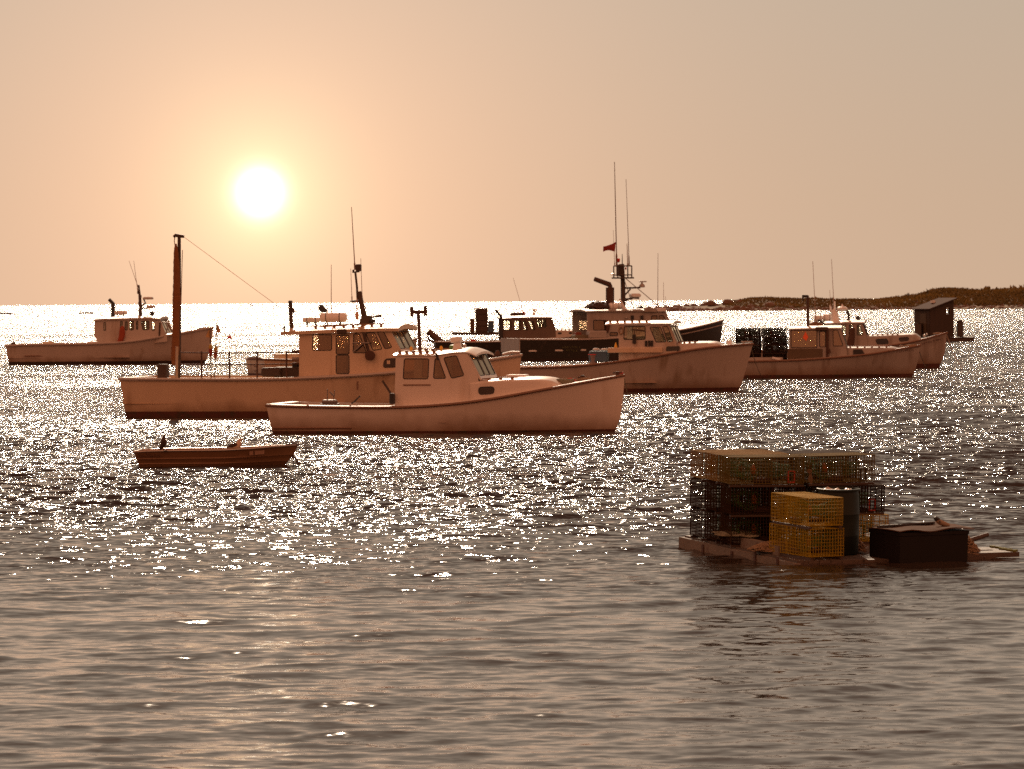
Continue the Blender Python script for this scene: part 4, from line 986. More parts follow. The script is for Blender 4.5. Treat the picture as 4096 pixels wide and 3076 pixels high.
x = b.at(2985, 1378, 0)[0]; mb = MB(); mb.tube([(x - .2, 0, b.zs(x) + .08), (x + .25, 0, b.zs(x) + .09)], .03, 5); mb.box((x - .1, 0, b.zs(x) + .04), (.06, .06, .1)); mb.build('bow_roller', STEEL, b.root)
BF = b

# ================================================================ boat H
b = Boat('lobster_boat', 'white boat with big side window and tall T post, traps heaped on its stern', 'boat', (3300, 1511), -6, 3.3,
         [(2900, 1446), (2989, 1444), (3181, 1440), (3323, 1430), (3420, 1422), (3499, 1413), (3580, 1398), (3640, 1388), (3680, 1380)],
         [(3681, 1380), (3677, 1410), (3671, 1445), (3661, 1480), (3651, 1504)], [(2901, 1446), (2908, 1511)])
b.hull(DIMMED, ANTIF, boot=.14, rail=RAILW, rail_r=.05)
b.deck(b.at(3158, 1435, -1.3)[0], DECKM, side=.3, sole=.4, m_in=DIMMED)
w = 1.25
b.house([(3157, 1312), (3340, 1311), (3362, 1313), (3385, 1392), (3390, 1428), (3157, 1448)], w, DIMMED,
        [[(3164, 1321), (3268, 1321), (3268, 1391), (3164, 1391)], [(3278, 1325), (3302, 1325), (3302, 1388), (3278, 1388)], [(3332, 1321), (3350, 1320), (3373, 1384), (3333, 1384)]],
        glass('salt_crusted_window', (.22, .17, .09), .34, .4), frame_r=.022, front=((3363, 1315), (3387, 1390)), front_wins=((.04, .47, .06, .92), (.53, .96, .06, .92)))
b.roof([(3154, 1313), (3200, 1311), (3300, 1309), (3366, 1309)], w, thick=.07, crown=.08, over=.06, m=ROOFW)
b.pbox((3150, 1395), (3290, 1440), -w - .04, .06, mat('olive_boards', (.10, .065, .035), .7, var=.3), 'work_board')
x, z0 = b.at(3222, 1347, -w - .03); mb = MB(); mb.prism([Vector((x, 0, z0 + .24)), Vector((x + .13, 0, z0 - .02)), Vector((x + .03, 0, z0 - .2)), Vector((x - .13, 0, z0 - .04))], (0, -w - .035, 0), (0, -w - .025, 0)); mb.build('orange_marker', mat('bright_orange', (.95, .16, .05), .6), b.root)
b.pole([(3309, 1318), (3309, 1430)], -w - .05, .06, RUST, 'hauler_post'); b.pbox((3262, 1308), (3312, 1322), -w - .1, .12, DWOOD, 'light_bar')
b.pole([(3312, 1396), (3318, 1412)], -w - .1, .08, RUST, 'hauler')
b.trunk([(3372, 1391), (3440, 1391), (3520, 1391), (3570, 1391), (3588, 1397)], 1.15, DIMMED)
b.handrail(b.at(3386, 1391, -1.1)[0], b.at(3560, 1391, -1.1)[0], -1.0, lambda x: float(np.interp(x, b.trX, b.trZ)), 6)
pl = b.poly([(3413, 1398), (3447, 1397), (3460, 1417), (3413, 1419)], -1.12); mb = MB(); mb.prism([Vector((p[0], 0, p[1])) for p in pl], (0, -1.2, 0), (0, -1.1, 0)); mb.build('porthole', BLACK, b.root)
b.pole([(3232, 1312), (3231, 1182)], -.6, [.07, .055], RUST, 'tall_post'); b.pbox((3208, 1180), (3233, 1190), -.6, .16, BLACK, 'post_lamp'); b.pole([(3212, 1190), (3213, 1205)], -.6, .03, BLACK, 'post_hook'); b.pole([(3230, 1190), (3229, 1215)], -.55, .05, BLACK, 'post_hook')
b.whip((3264, 1300), (3251, 1045), .2, .018)
b.pole([(3240, 1304), (3260, 1298), (3290, 1304)], 0, [.12, .16, .12], mat('olive_tarp', (.16, .08, .03), .8, var=.3), 'roof_bundle'); b.pole([(3272, 1280), (3290, 1290), (3305, 1306)], .2, .05, BLACK, 'roof_pipe')
b.pbox((2992, 1430), (3132, 1442), -1.2, .4, DIMMED, 'stern_box'); b.pbox((3088, 1431), (3124, 1440), -1.6, .1, ROOFW, 'loose_plank', rot=Matrix.Rotation(R(14), 3, 'Y'))
x, zz = b.at(3590, 1408, -.8); marks(b.root, [Vector((x + .09 * i, -b.hb(x + .09 * i, .86) - .012, zz + .012 * i)) for i in range(9)], .10, LETTER, 31)
b.line((3672, 1388), (3732, 1478), -.1, r=.02); b.line((2994, 1398), (3064, 1503), -.05, r=.012)
p = b.P3(3605, 1391, 0); mb = MB(); mb.box((p.x, 0, b.zs(p.x) + .07), (.08, .08, .18)); mb.tube([(p.x - .1, 0, b.zs(p.x) + .1), (p.x + .1, 0, b.zs(p.x) + .1)], .025, 6); mb.build('bollard', STEEL, b.root)
mb = MB(); x = b.at(3645, 1385, 0)[0]; rope_heap(mb, (x, 0, b.zs(x)), .35, .15, .1, 6, .02, 21); mb.build('rope_coil', ROPEM, b.root)
BH = b

# ================================================================ boat I
b = Boat('lobster_boat', 'white boat with radar arch and two long portholes beside the floating shack', 'boat', (3650, 1474), -7, 3.6,
         [(2985, 1404), (3200, 1402), (3400, 1394), (3560, 1382), (3653, 1366), (3720, 1350), (3787, 1329)],
         [(3788, 1328), (3784, 1370), (3780, 1409), (3768, 1445), (3753, 1471)], [(2986, 1404), (2990, 1474)])
b.hull(DIMMED, ANTIF, boot=.22, rail=RAILW, rail_r=.05)
b.deck(b.at(3300, 1390, -1.4)[0], DECKM, side=.3, sole=.4, m_in=DIMMED)
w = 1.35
b.house([(3302, 1294), (3446, 1288), (3469, 1352), (3470, 1385), (3302, 1400)], w, DIMMED,
        [[(3362, 1301), (3382, 1300), (3384, 1345), (3362, 1345)], [(3396, 1300), (3412, 1300), (3412, 1340), (3396, 1340)], [(3428, 1300), (3440, 1299), (3453, 1340), (3428, 1341)]],
        GLASS_C, frame_r=.02, front=((3448, 1290), (3471, 1352)), front_wins=((.04, .33, .1, .92), (.36, .64, .1, .92), (.67, .96, .1, .92)))
b.roof([(3298, 1291), (3350, 1289), (3400, 1287), (3458, 1287)], w, thick=.07, crown=.08, over=.08, m=ROOFW)
b.pole([(3410, 1312), (3408, 1340), (3400, 1385)], -w - .1, [.12, .15, .2], RUST, 'hanging_oilskin')
b.trunk([(3466, 1344), (3520, 1342), (3600, 1340), (3660, 1337), (3672, 1339), (3680, 1352)], 1.3, DIMMED, ports=[[(3502, 1357), (3549, 1355), (3556, 1375), (3508, 1377)], [(3594, 1351), (3634, 1348), (3636, 1362), (3600, 1366)]])
b.handrail(b.at(3480, 1345, -1.2)[0], b.at(3600, 1341, -1.2)[0], -1.08, lambda x: float(np.interp(x, b.trX, b.trZ)), 6)
b.pole([(3342, 1290), (3338, 1250), (3330, 1238)], -.5, [.25, .16, .10], ROOFW, 'radar_mast'); b.pole([(3340, 1290), (3338, 1205)], .1, .05, ROOFW, 'mast'); b.pole([(3324, 1250), (3320, 1220)], .1, .05, ROOFW, 'lamp_post'); b.pole([(3392, 1284), (3395, 1260), (3388, 1242)], -.5, .07, BLACK, 'exhaust_pipe')
b.pole([(3345, 1252), (3352, 1240), (3390, 1238)], -.5, .06, ROOFW, 'radar_arch')
p = b.P3(3369, 1234, -.5); mb = MB(); mb.rbox(p, (.52, .5, .20), .08); mb.lathe([(.05, .1), (.04, .2), (.01, .24)], p, 8); mb.build('radar', ROOFW, b.root, smooth=40)
b.whip((3335, 1210), (3326, 1036), .1, .018); b.whip((3322, 1225), (3319, 1160), 0, .014)
b.canister((3256, 1262), (3290, 1286), .2, legs=False); b.canister((3290, 1256), (3330, 1286), .3, legs=False)
p = b.P3(3432, 1272, 0); mb = MB(); mb.lathe([(.02, -.12), (.09, -.08), (.11, 0), (.09, .08), (.02, .12)], p, 12); mb.tube([p, p - Vector((0, 0, .25))], .025, 5); mb.build('searchlight', BLACK, b.root, smooth=50)
for px, py, r_ in ((3697, 1342, .07), (3707, 1336, .05)):
    p = b.P3(px, py, 0); mb = MB(); mb.lathe([(.02, -r_ * 1.3), (r_, -r_ * .6), (r_ * 1.1, 0), (r_ * .7, r_ * .9), (.01, r_ * 1.2)], p, 10); mb.build('deck_float', ALU, b.root, smooth=50)
mb = MB(); x = b.at(3760, 1332, 0)[0]; rope_heap(mb, (x, 0, b.zs(x)), .35, .12, .12, 6, .02, 23); mb.build('rope_coil', ROPEM, b.root)
x, zz = b.at(3688, 1375, -.9); marks(b.root, [Vector((x + .12 * i, -b.hb(x + .12 * i, .86) - .012, zz + .03 * i)) for i in range(9)], .14, LETTER, 33)
b.line((3787, 1340), (3868, 1478), 0, r=.02)
# ================================================================ work raft with traps
RYAW = R(19)
n_ = ground(3188, 2262)                               # near left corner at the waterline
rx = Vector((cos(RYAW), sin(RYAW), 0)); ry = Vector((-sin(RYAW), cos(RYAW), 0))
RM = Matrix.Translation(n_ + Vector((0, 0, .02))) @ Matrix.Rotation(RYAW, 4, 'Z') @ Matrix.Rotation(R(1.9), 4, 'X') @ Matrix.Rotation(R(.35), 4, 'Y')
def on_raft(o, x, y, z, yaw=0.0, tilt=0.0):
    o.matrix_world = RM @ Matrix.Translation((x, y, z)) @ Matrix.Rotation(R(yaw), 4, 'Z') @ Matrix.Rotation(R(tilt), 4, 'Y'); return o
raft = thing('work_raft', 'low grey timber raft floating under the traps, barrel and dark bin', 'raft')
on_raft(raft, 0, 0, 0)
mb = MB()
for i in range(18):
    x = .09 + i * .164; mb.box((x, 2.1, .015 + .004 * rnd.random()), (.158, 4.2 + rnd.uniform(-.05, .05), .04))
mb.build('deck_boards', mat('wet_deck_boards', (.085, .058, .040), .7, var=.35, vscale_=5, bump=.5, bscale=20), raft)
mb = MB(); mb.box((.0, 2.1, -.12), (.10, 4.25, .26)); mb.build('side_beam', WOOD, raft)
mb = MB(); mb.box((2.97, 2.1, -.12), (.10, 4.25, .26)); mb.build('side_beam', DWOOD, raft)
mb = MB(); mb.box((1.485, -.02, -.13), (3.05, .10, .25)); mb.build('end_beam', DWOOD, raft)
mb = MB(); mb.box((1.485, 4.24, -.12), (3.05, .10, .25)); mb.build('end_beam', WOOD, raft)
mb = MB(); mb.box((.14, 2.0, .10), (.12, 2.3, .13)); mb.build('kerb_timber', WOOD, raft)
mb = MB(); mb.box((1.55, 2.1, -.25), (2.7, 3.8, .26)); mb.build('flotation_block', BLACK, raft)
for yy in (.55, 1.35, 2.2, 3.3):
    mb = MB(); mb.box((-.058, yy, -.10), (.014, .07, .30 if yy < 2 else .16)); mb.build('iron_strap', RUST, raft)
pk = thing('loose_plank', 'green edged loose plank sticking out past the dark bin', 'plank'); on_raft(pk, 2.40, .20, .05, 4)
mb = MB(); mb.box((.44, .25, 0), (1.06, .80, .07)); mb.build('board', mat('wet_deck_boards', (.085, .058, .040), .7), pk)
mb = MB()
for k in range(26): mb.box((.88 + rnd.uniform(0, .10), rnd.uniform(-.12, .6), .045), (.04, .04, .03), Matrix.Rotation(rnd.uniform(0, 3), 3, 'Z'))
mb.build('algae', mat('green_algae', (.14, .15, .02), .9), pk)
pk2 = thing('round_pole', 'dark round pole propped against the rope pile beyond the bin', 'pole'); on_raft(pk2, 2.35, .40, .12, 24, -9)
mb = MB(); mb.tube([(0, 0, 0), (.4, 0, .0), (.95, .0, .0)], [.035, .04, .032], 8); mb.build('shaft', DWOOD, pk2, smooth=50)
# --- traps
TL, TW, TH = 1.08, .53, .375
def wire_cage(sp, r, cover=1.0):
    mb = MB()
    nx, ny, nz = int(TL / sp), int(TW / sp), int(TH / sp)
    q = random.Random(3)
    def bar(a, b):
        a = Vector(a); b = Vector(b); d = (b - a); t = d.normalized(); u = t.orthogonal().normalized() * r; w = t.cross(u)
        jit = Vector((q.uniform(-1, 1), q.uniform(-1, 1), q.uniform(-1, 1))) * .0025
        vs = [a + u + jit, a - u * .5 + w * .87 + jit, a - u * .5 - w * .87 + jit, b + u - jit, b - u * .5 + w * .87 - jit, b - u * .5 - w * .87 - jit]
        mb.add(vs, [(0, 1, 4, 3), (1, 2, 5, 4), (2, 0, 3, 5)])
    for y in (-TW / 2, TW / 2):
        for i in range(nx + 1): x = -TL / 2 + TL * i / nx; bar((x, y, 0), (x, y, TH))
        for i in range(nz + 1): z = TH * i / nz; bar((-TL / 2, y, z), (TL / 2, y, z))
    for x in (-TL / 2, TL / 2):
        for i in range(ny + 1): y = -TW / 2 + TW * i / ny; bar((x, y, 0), (x, y, TH))
        for i in range(nz + 1): z = TH * i / nz; bar((x, -TW / 2, z), (x, TW / 2, z))
    for z in (0, TH):
        for i in range(nx + 1): x = -TL / 2 + TL * i / nx; bar((x, -TW / 2, z), (x, TW / 2, z))
        for i in range(ny + 1): y = -TW / 2 + TW * i / ny; bar((-TL / 2, y, z), (TL / 2, y, z))
    # inner partition
    for i in range(ny + 1): y = -TW / 2 + TW * i / ny; bar((.08, y, 0), (.08, y, TH))
    for i in range(nz + 1): z = TH * i / nz; bar((.08, -TW / 2, z), (.08, TW / 2, z))
    # folded corner wires, doubled
    for x in (-TL / 2, TL / 2):
        for y in (-TW / 2, TW / 2): bar((x * .992, y, 0), (x * .992, y, TH))
    return mb
def netting(r=.0022):
    mb = MB()
    def bar(a, b):
        t = (b - a).normalized(); u = t.orthogonal().normalized() * r; w = t.cross(u)
        mb.add([a + u, a - u + w, a - u - w, b + u, b - u + w, b - u - w], [(0, 1, 4, 3), (1, 2, 5, 4), (2, 0, 3, 5)])
    # a funnel from the side into the kitchen, and one lengthwise to the parlour
    def funnel(c0, ax, rad0, rad1, L, n=14, m=9, skew=0):
        P = []
        for j in range(m + 1):
            t = j / m; rr = rad0 + (rad1 - rad0) * t ** .7
            row = []
            for i in range(n):
                a = 2 * pi * (i + (j % 2) * .5) / n; 
                p = Vector(c0) + Vector(ax) * L * t
                u = Vector((0, 0, 1)); v = Vector(ax).cross(u)
                row.append(p + v * rr * cos(a) * 1.25 + u * rr * sin(a) * .95)
            P.append(row)
        for j in range(m):
            for i in range(n):
                bar(P[j][i], P[j + 1][i]); bar(P[j][i], P[j + 1][(i - 1 if j % 2 == 0 else i + 1) % n])
    funnel((-.27, -TW / 2 + .02, .19), (0, 1, 0), .15, .06, .26)
    funnel((-.30, TW / 2 - .02, .19), (0, -1, 0), .15, .06, .24)
    funnel((.06, 0, .18), (1, 0, 0), .155, .07, .34)
    bar(Vector((-.27, -TW / 2 + .02, .19 + .1425)), Vector((-.30, TW / 2 - .02, .19 + .1425))); bar(Vector((-.27, -TW / 2 + .02, .19 + .1425)), Vector((.06, 0, .18 + .147)))
    return mb
CAGE = {}
WM = {'green': mat('green_vinyl_wire', (.125, .09, .02), .9, spec=.1), 'dark': mat('rusty_dark_wire', (.034, .017, .008), .9, spec=.1), 'yellow': mat('yellow_vinyl_wire', (.38, .26, .015), .8, spec=.15), 'olive': mat('olive_wire', (.20, .12, .025), .9, spec=.1)}
heavy_me = wire_cage(.046, .0085).mesh('wire_cage', mat('rusty_dark_wire', (.034, .017, .008), .9, spec=.1))
dense_mb = wire_cage(.042, .0060); cage_mb = wire_cage(.042, .0044); NETM = mat('green_twine_netting', (.06, .15, .03), .8)
cage_me = {k: (dense_mb if k == 'dark' else cage_mb).mesh('wire_cage', m) for k, m in WM.items()}; net_me = netting().mesh('netting', NETM)
rm_ = MB(); rm_.box((0, 0, -.012), (TL, .045, .035)); run_me = rm_.mesh('runner', DWOOD); run_long = run_me
def vent_mesh(m):
    v = MB()
    for dx in (-.045, .045): v.box((dx, 0, 0), (.022, .016, .17))
    for dz in (-.08, .08): v.box((0, 0, dz), (.11, .016, .02))
    return v.mesh('escape_vent', m)
VENT = {'red': vent_mesh(mat('red_vent', (.35, .03, .015), .5)), 'black': vent_mesh(BLACK)}
bk_ = MB(); bk_.rbox((0, 0, 0), (.26, .09, .065), .008); brick_me = bk_.mesh('weight_brick', mat('wet_brick', (.05, .022, .014), .8, var=.3))
bb_ = MB(); bb_.lathe([(.01, -.07), (.035, -.05), (.04, .02), (.015, .08)], n=8); bait_me = bb_.mesh('bait_bag', mat('orange_mesh_bag', (.40, .09, .02), .8), 60)
def obj(name, me, parent, loc, rz=0):
    o = bpy.data.objects.new(name, me); C.objects.link(o); o.parent = parent; o.location = loc; o.rotation_euler = (0, 0, rz); return o
def trap(kind, label, vent='black', group='wire lobster traps stacked on the raft', bait=True, name='lobster_trap', small=False):
    t = thing(name, label, 'lobster trap', group=group)
    obj('wire_cage', heavy_me if name == 'heaped_trap' else cage_me[kind], t, (0, 0, .03))
    for y in (-TW / 2 + .03, TW / 2 - .03): obj('runner', run_me, t, (0, y, .012))
    if small: return t
    obj('netting', net_me, t, (0, 0, .03))
    obj('escape_vent', VENT[vent], t, (.36, -TW / 2 + .012, .13)); obj('weight_brick', brick_me, t, (-.02, -.1, .07)); obj('weight_brick', brick_me, t, (.02, .16, .07))
    if bait: obj('bait_bag', bait_me, t, (-.12, .02, .2))
    return t
LV = ['bottom', 'middle', 'top']; RW = ['front', 'second', 'rear']
hz = TH + .045
gx = .50
for lv in range(3):
    for rw in range(3):
        kind = 'olive' if (lv == 2 and rw == 2) or (lv == 2 and rw == 1) else 'dark' if lv < 2 else 'green'
        t = trap(kind, '%s wire trap, %s layer, %s row of the left stack on the raft' % ({'olive': 'olive', 'dark': 'dark rusty', 'green': 'green'}[kind], LV[lv], RW[rw]), vent='red' if (lv, rw) == (2, 0) else 'black')
        on_raft(t, gx + rnd.uniform(-.012, .012) + .0 * lv, 2.46 + rw * .56 + rnd.uniform(-.015, .015), .05 + lv * hz, -6 + rw * 1.5 + rnd.uniform(-.8, .8))
for lv in range(3):
    for rw in range(2):
        kind = 'yellow' if lv == 0 else 'dark' if lv == 1 else ('green' if rw == 0 else 'dark')
        t = trap(kind, '%s wire trap, %s layer, %s row of the right stack behind the barrel' % ({'yellow': 'yellow', 'dark': 'dark', 'green': 'brown and green'}[kind], LV[lv], 'front' if rw == 0 else 'rear'), vent='black' if lv != 1 else 'red')
        on_raft(t, [1.80, 1.73, 1.62][lv] + rnd.uniform(-.01, .01), 2.46 + rw * .56 + (.10 if lv == 2 else 0), .05 + lv * hz, [-3, -2, 7][lv] + rnd.uniform(-.8, .8))
for lv in range(2):
    t = trap('yellow', ('upper' if lv else 'lower') + ' bright yellow wire trap in the front pair beside the barrel', vent='red')
    on_raft(t, .40, .62, .055 + lv * hz, 98 - 3 * lv)
# --- barrel
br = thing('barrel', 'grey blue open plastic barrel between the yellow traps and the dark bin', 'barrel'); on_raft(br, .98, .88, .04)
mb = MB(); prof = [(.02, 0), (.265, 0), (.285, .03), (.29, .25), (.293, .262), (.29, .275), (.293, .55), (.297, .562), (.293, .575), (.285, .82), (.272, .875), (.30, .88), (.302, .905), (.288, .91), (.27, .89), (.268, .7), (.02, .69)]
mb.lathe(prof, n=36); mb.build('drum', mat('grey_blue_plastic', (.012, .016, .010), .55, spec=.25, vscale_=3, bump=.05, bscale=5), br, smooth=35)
for i, (x, y, sx) in enumerate(((-.14, .05, .1), (-.03, -.06, .09), (.14, -.02, .08))):
    bx = thing('crumpled_bag', '%s pale crumpled bag poking out of the barrel top' % ('left', 'middle', 'right')[i] if i else 'largest pale crumpled bag poking out of the barrel top', 'bag'); on_raft(bx, .98 + x, .88 + y, .88)
    mb = MB(); q = random.Random(i); rows = []
    for a in range(7):
        th_ = pi * a / 6; rows.append([Vector((sx * sin(th_) * cos(p_) * q.uniform(.8, 1.2), sx * sin(th_) * sin(p_) * q.uniform(.8, 1.2), sx * .7 * cos(th_) + .02 * q.uniform(-1, 1))) for p_ in [2 * pi * k / 10 for k in range(10)]])
        rows[-1].append(rows[-1][0])
    mb.grid(rows); mb.build('film', mat('milky_plastic', (.62, .58, .52), .35), bx, smooth=80)
# --- dark bin
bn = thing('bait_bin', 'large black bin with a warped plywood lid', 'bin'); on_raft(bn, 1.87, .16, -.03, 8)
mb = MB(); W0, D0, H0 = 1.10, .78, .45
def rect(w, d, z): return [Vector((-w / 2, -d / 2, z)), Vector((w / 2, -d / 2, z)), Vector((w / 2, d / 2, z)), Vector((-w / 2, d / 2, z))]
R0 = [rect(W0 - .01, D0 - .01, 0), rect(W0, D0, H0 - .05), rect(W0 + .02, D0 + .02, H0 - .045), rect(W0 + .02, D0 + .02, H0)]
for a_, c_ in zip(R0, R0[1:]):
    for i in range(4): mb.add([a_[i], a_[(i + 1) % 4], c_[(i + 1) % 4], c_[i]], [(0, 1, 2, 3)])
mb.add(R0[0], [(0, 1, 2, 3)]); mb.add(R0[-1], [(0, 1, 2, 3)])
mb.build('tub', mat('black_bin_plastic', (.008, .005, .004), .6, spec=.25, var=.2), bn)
mb = MB(); rows = []; q = random.Random(4)
for i in range(13):
    x = -W0 / 2 - .03 + (W0 + .10) * i / 12
    rows.append([Vector((x, -D0 / 2 - .05 + (D0 + .08) * j / 6 + (.03 * q.random() if j == 0 else 0), H0 + .012 + .018 * sin(i * .9 + j * .7) * (1 if j in (0, 6) else .4) + .02 * (i / 12) ** 2)) for j in range(7)])
mb.grid(rows); mb.grid([[p + Vector((0, 0, .014)) for p in r_] for r_ in rows], flip=True)
for e in (0, 6):
    for i in range(12): mb.add([rows[i][e], rows[i + 1][e], rows[i + 1][e] + Vector((0, 0, .014)), rows[i][e] + Vector((0, 0, .014))], [(0, 1, 2, 3)])
for e in (0, 12):
    for j in range(6): mb.add([rows[e][j], rows[e][j + 1], rows[e][j + 1] + Vector((0, 0, .014)), rows[e][j] + Vector((0, 0, .014))], [(0, 1, 2, 3)])
mb.build('lid', mat('sunbleached_plywood', (.085, .045, .025), .95, spec=.1, var=.3, vscale_=5, bump=.5, bscale=20, stretch=(.4, 1, 1), col2=(.14, .07, .04), c2scale=2.5), bn)
mb = MB()
for i in range(22): x = -.50 + i * .042; mb.box((x, .18 + .008 * (i % 2) + i * .004, H0 + .045), (.03, .035, .03), Matrix.Rotation(.3 * (i % 3), 3, 'Z'))
mb.tube([(-.55, .18, H0 + .035), (.42, .26, H0 + .06)], .018, 5); mb.build('knotted_cord', BLACK, bn)
gl = thing('work_glove', 'dark tipped pale lump slumped on the bin lid', 'glove'); on_raft(gl, 1.92 + .28, .20, H0 + .012, 8); gl.scale = (.75, .75, .7)
mb = MB()
pts = [(.20, .0, .0), (.10, 0, .03), (0, 0, .075), (-.06, 0, .12), (-.085, 0, .145)]
mb.tube(pts, [.035, .055, .055, .045, .02], 9); mb.build('cuff', mat('pale_leather', (.30, .22, .15), .8, var=.2), gl, smooth=60)
mb = MB(); mb.tube([(-.02, -.0, .10), (-.07, 0, .135), (-.10, 0, .15), (-.12, 0, .14)], [.045, .05, .04, .02], 9)
for k in range(4): mb.tube([(-.07, -.03 + .02 * k, .14), (-.11, -.035 + .022 * k, .17), (-.12, -.04 + .025 * k, .155)], [.013, .012, .008], 6)
mb.tube([(-.02, -.04, .10), (-.04, -.07, .08), (-.05, -.075, .06)], [.014, .012, .008], 6)
mb.build('finger_end', BLACK, gl, smooth=60)
# --- ropes
for i, (x, y, rx_, ry_, h_, n1, m_, lab) in enumerate(((.14, 2.55, .28, .45, .10, 9, ROPEG, 'pale rope tangled on the kerb timber at the left of the raft'), (.30, 1.30, .42, .28, .24, 24, ROPEM, 'brown rope heap between the left stack and the yellow traps'),
                                              (2.62, .34, .22, .22, .36, 26, ROPEM, 'tall brown rope pile beyond the dark bin'), (1.32, 1.05, .10, .24, .30, 14, ROPEM, 'narrow rope coil squeezed between the barrel and the bin'))):
    t = thing('rope_pile', lab, 'rope', group='ropes heaped on the raft'); on_raft(t, x, y, .04 if i else .17)
    mb = MB(); rope_heap(mb, (0, 0, 0), rx_, ry_, h_, n1, .0095, 40 + i); mb.build('rope', m_, t)
t = thing('loose_line', 'thin line trailing off the right end of the raft', 'rope'); on_raft(t, 2.5, .25, .04)
mb = MB(); mb.tube([(-.35, -.1, .05), (-.1, -.16, .08), (.2, -.18, .03), (.42, -.12, .02), (.50, .0, .02), (.4, .1, .03), (.28, .16, .12), (.16, .2, .16), (.04, .22, .10)], .009, 6); mb.build('strand', ROPEM, t)
t = thing('lashing_rope', 'rope lashing hanging on the top trap of the right stack', 'rope'); on_raft(t, 1.10, 2.20, .05 + 2 * hz + .20)
mb = MB()
for k in range(7): mb.tube([(.008 * k - .03, -.01 * (k % 3), .02), (.008 * k, -.02, -.06 - .01 * k), (.008 * k - .02, -.02, -.12 - .012 * k)], .006, 5)
mb.tube([(.0, 0, .02), (.03, -.03, 0), (.0, -.03, -.03), (-.03, 0, 0), (.0, 0, .02)], .012, 6); mb.build('strand', mat('tan_rope', (.16, .10, .05), .9), t)
for i, (x, y, z, r_) in enumerate(((1.7, 1.6, .45, .05),)): pass

# ================================================================ aluminium dinghy with birds
g = ground(860, 1868); DY = R(-3)
dg = thing('dinghy', 'small ribbed aluminium skiff with two birds perched on it', 'dinghy', (0, 0, 0))
DM = Matrix.Translation(g + Vector((0, .72, 0))) @ Matrix.Rotation(DY, 4, 'Z'); dg.matrix_world = DM
s_d = (g.y) / F_PX; LD = (1187 - 538) * s_d
def dpx(px, py): return ((px - 860) * s_d, (1868 - .0077 * (px - 860) * 0 - py) * s_d)
x0d, x1d = dpx(538, 0)[0], dpx(1187, 0)[0]
SHX = [dpx(p, 0)[0] for p in (538, 700, 900, 1010, 1100, 1187)]; SHZ = [dpx(0, p)[1] for p in (1806, 1803, 1802, 1797, 1791, 1787)]
def dz(x): return float(np.interp(x, SHX, SHZ))
def dhb(u, v): 
    f = (.88 + .12 * sin(min(1, u / .5) * pi / 2)) if u < .5 else max(0, 1 - ((u - .5) / .5) ** (1.7 + .9 * v)); return .72 * f * (.74 + .26 * v)
def dsec(u, sg, off=0):
    row = []; top = dz(x0d + (x1d - x0d) * u)
    for v in (0, .18, .36, .40, .44, .60, .64, .68, .85, 1.0):
        z = -.12 + (top + .12) * v
        xs0 = x0d + .13 * (1 - v) ; xs1 = x1d - .42 * (1 - v) ** 1.4
        bump = .012 if v in (.40, .64) else 0
        row.append(Vector((xs0 + (xs1 - xs0) * u, sg * (dhb(u, v) + bump - off), z)))
    return row
US = [1 - (1 - i / 30) ** 1.2 for i in range(31)]
mb = MB()
for sg in (-1, 1):
    mb.grid([dsec(u, sg) for u in US], flip=sg > 0); mb.grid([dsec(u, sg, .02)[1:] for u in US[:-1]], flip=sg < 0)
a, c = dsec(0, -1), dsec(0, 1)
for i in range(9): mb.add([a[i], c[i], c[i + 1], a[i + 1]], [(0, 1, 2, 3)])
fl_ = [dsec(u, -1)[1] for u in US], [dsec(u, 1)[1] for u in US]
mb.grid([[p, q] for p, q in zip(*fl_)])
mb.build('hull', mat('dull_aluminium_paint', (.21, .11, .055), .45, metal=.15, var=.12, vscale_=2, bump=.1, bscale=8), dg, smooth=30)
mb = MB(); mb.tube([dsec(u, -1)[-1] + Vector((0, -.012, .005)) for u in US] + [dsec(u, 1)[-1] + Vector((0, .012, .005)) for u in reversed(US[:-1])], .018, 6, closed=True); mb.build('gunwale', ALU, dg, smooth=50)
for x in (x0d + .55, -.1, .75): mb = MB(); hbx = dhb((x - x0d) / (x1d - x0d), .7) - .03; mb.box((x, 0, dz(x) - .10), (.26, 2 * hbx, .03)); mb.build('thwart', ALU, dg)
for px in (778, 668): mb = MB(); x = dpx(px, 0)[0]; mb.box((x, -.70, dz(x) + .0), (.09, .04, .035)); mb.build('oarlock', BLACK, dg)
text_on('Sea Nymph', .115, (dpx(549, 0)[0] + .02, -dhb(.05, .85) - .016, dz(x0d) - .115), (R(90), 0, R(-3)), mat('faded_letters', (.075, .030, .012), .6), dg, ext=.002)
for px0, px1 in ((1003, 1018), (1024, 1061)):
    mb = MB(); xa, xb_ = dpx(px0, 0)[0], dpx(px1, 0)[0]; f = lambda x: -dhb((x - x0d) / (x1d - x0d - .05), .86) - .022
    mb.add([(xa, f(xa), dz(xa) - .05), (xb_, f(xb_), dz(xb_) - .05), (xb_, f(xb_) + .01, dz(xb_) - .14), (xa, f(xa) + .01, dz(xa) - .14)], [(0, 1, 2, 3)]); mb.build('registration_sticker', mat('sticker_grey', (.30, .18, .12), .6), dg)
mb = MB(); mb.tube([(x1d - .14, 0, .26), (x1d - .02, 0, .1), (x1d + .18, 0, -.12)], .018, 6); mb.tube([(x1d - .14, 0, .26), (x1d - .10, 0, .1), (x1d - .12, 0, -.1)], .013, 6)
for k in range(3): mb.lathe([(.005, -.04), (.03, 0), (.005, .04)], (x1d - .03 + .03 * k, 0, .08 - .06 * k), 6)
mb.tube([(x0d - .01, -.5, dz(x0d) - .1), (x0d - .04, -.52, .1), (x0d - .06, -.52, -.1)], .008, 5); mb.build('mooring_chain', RUST, dg)
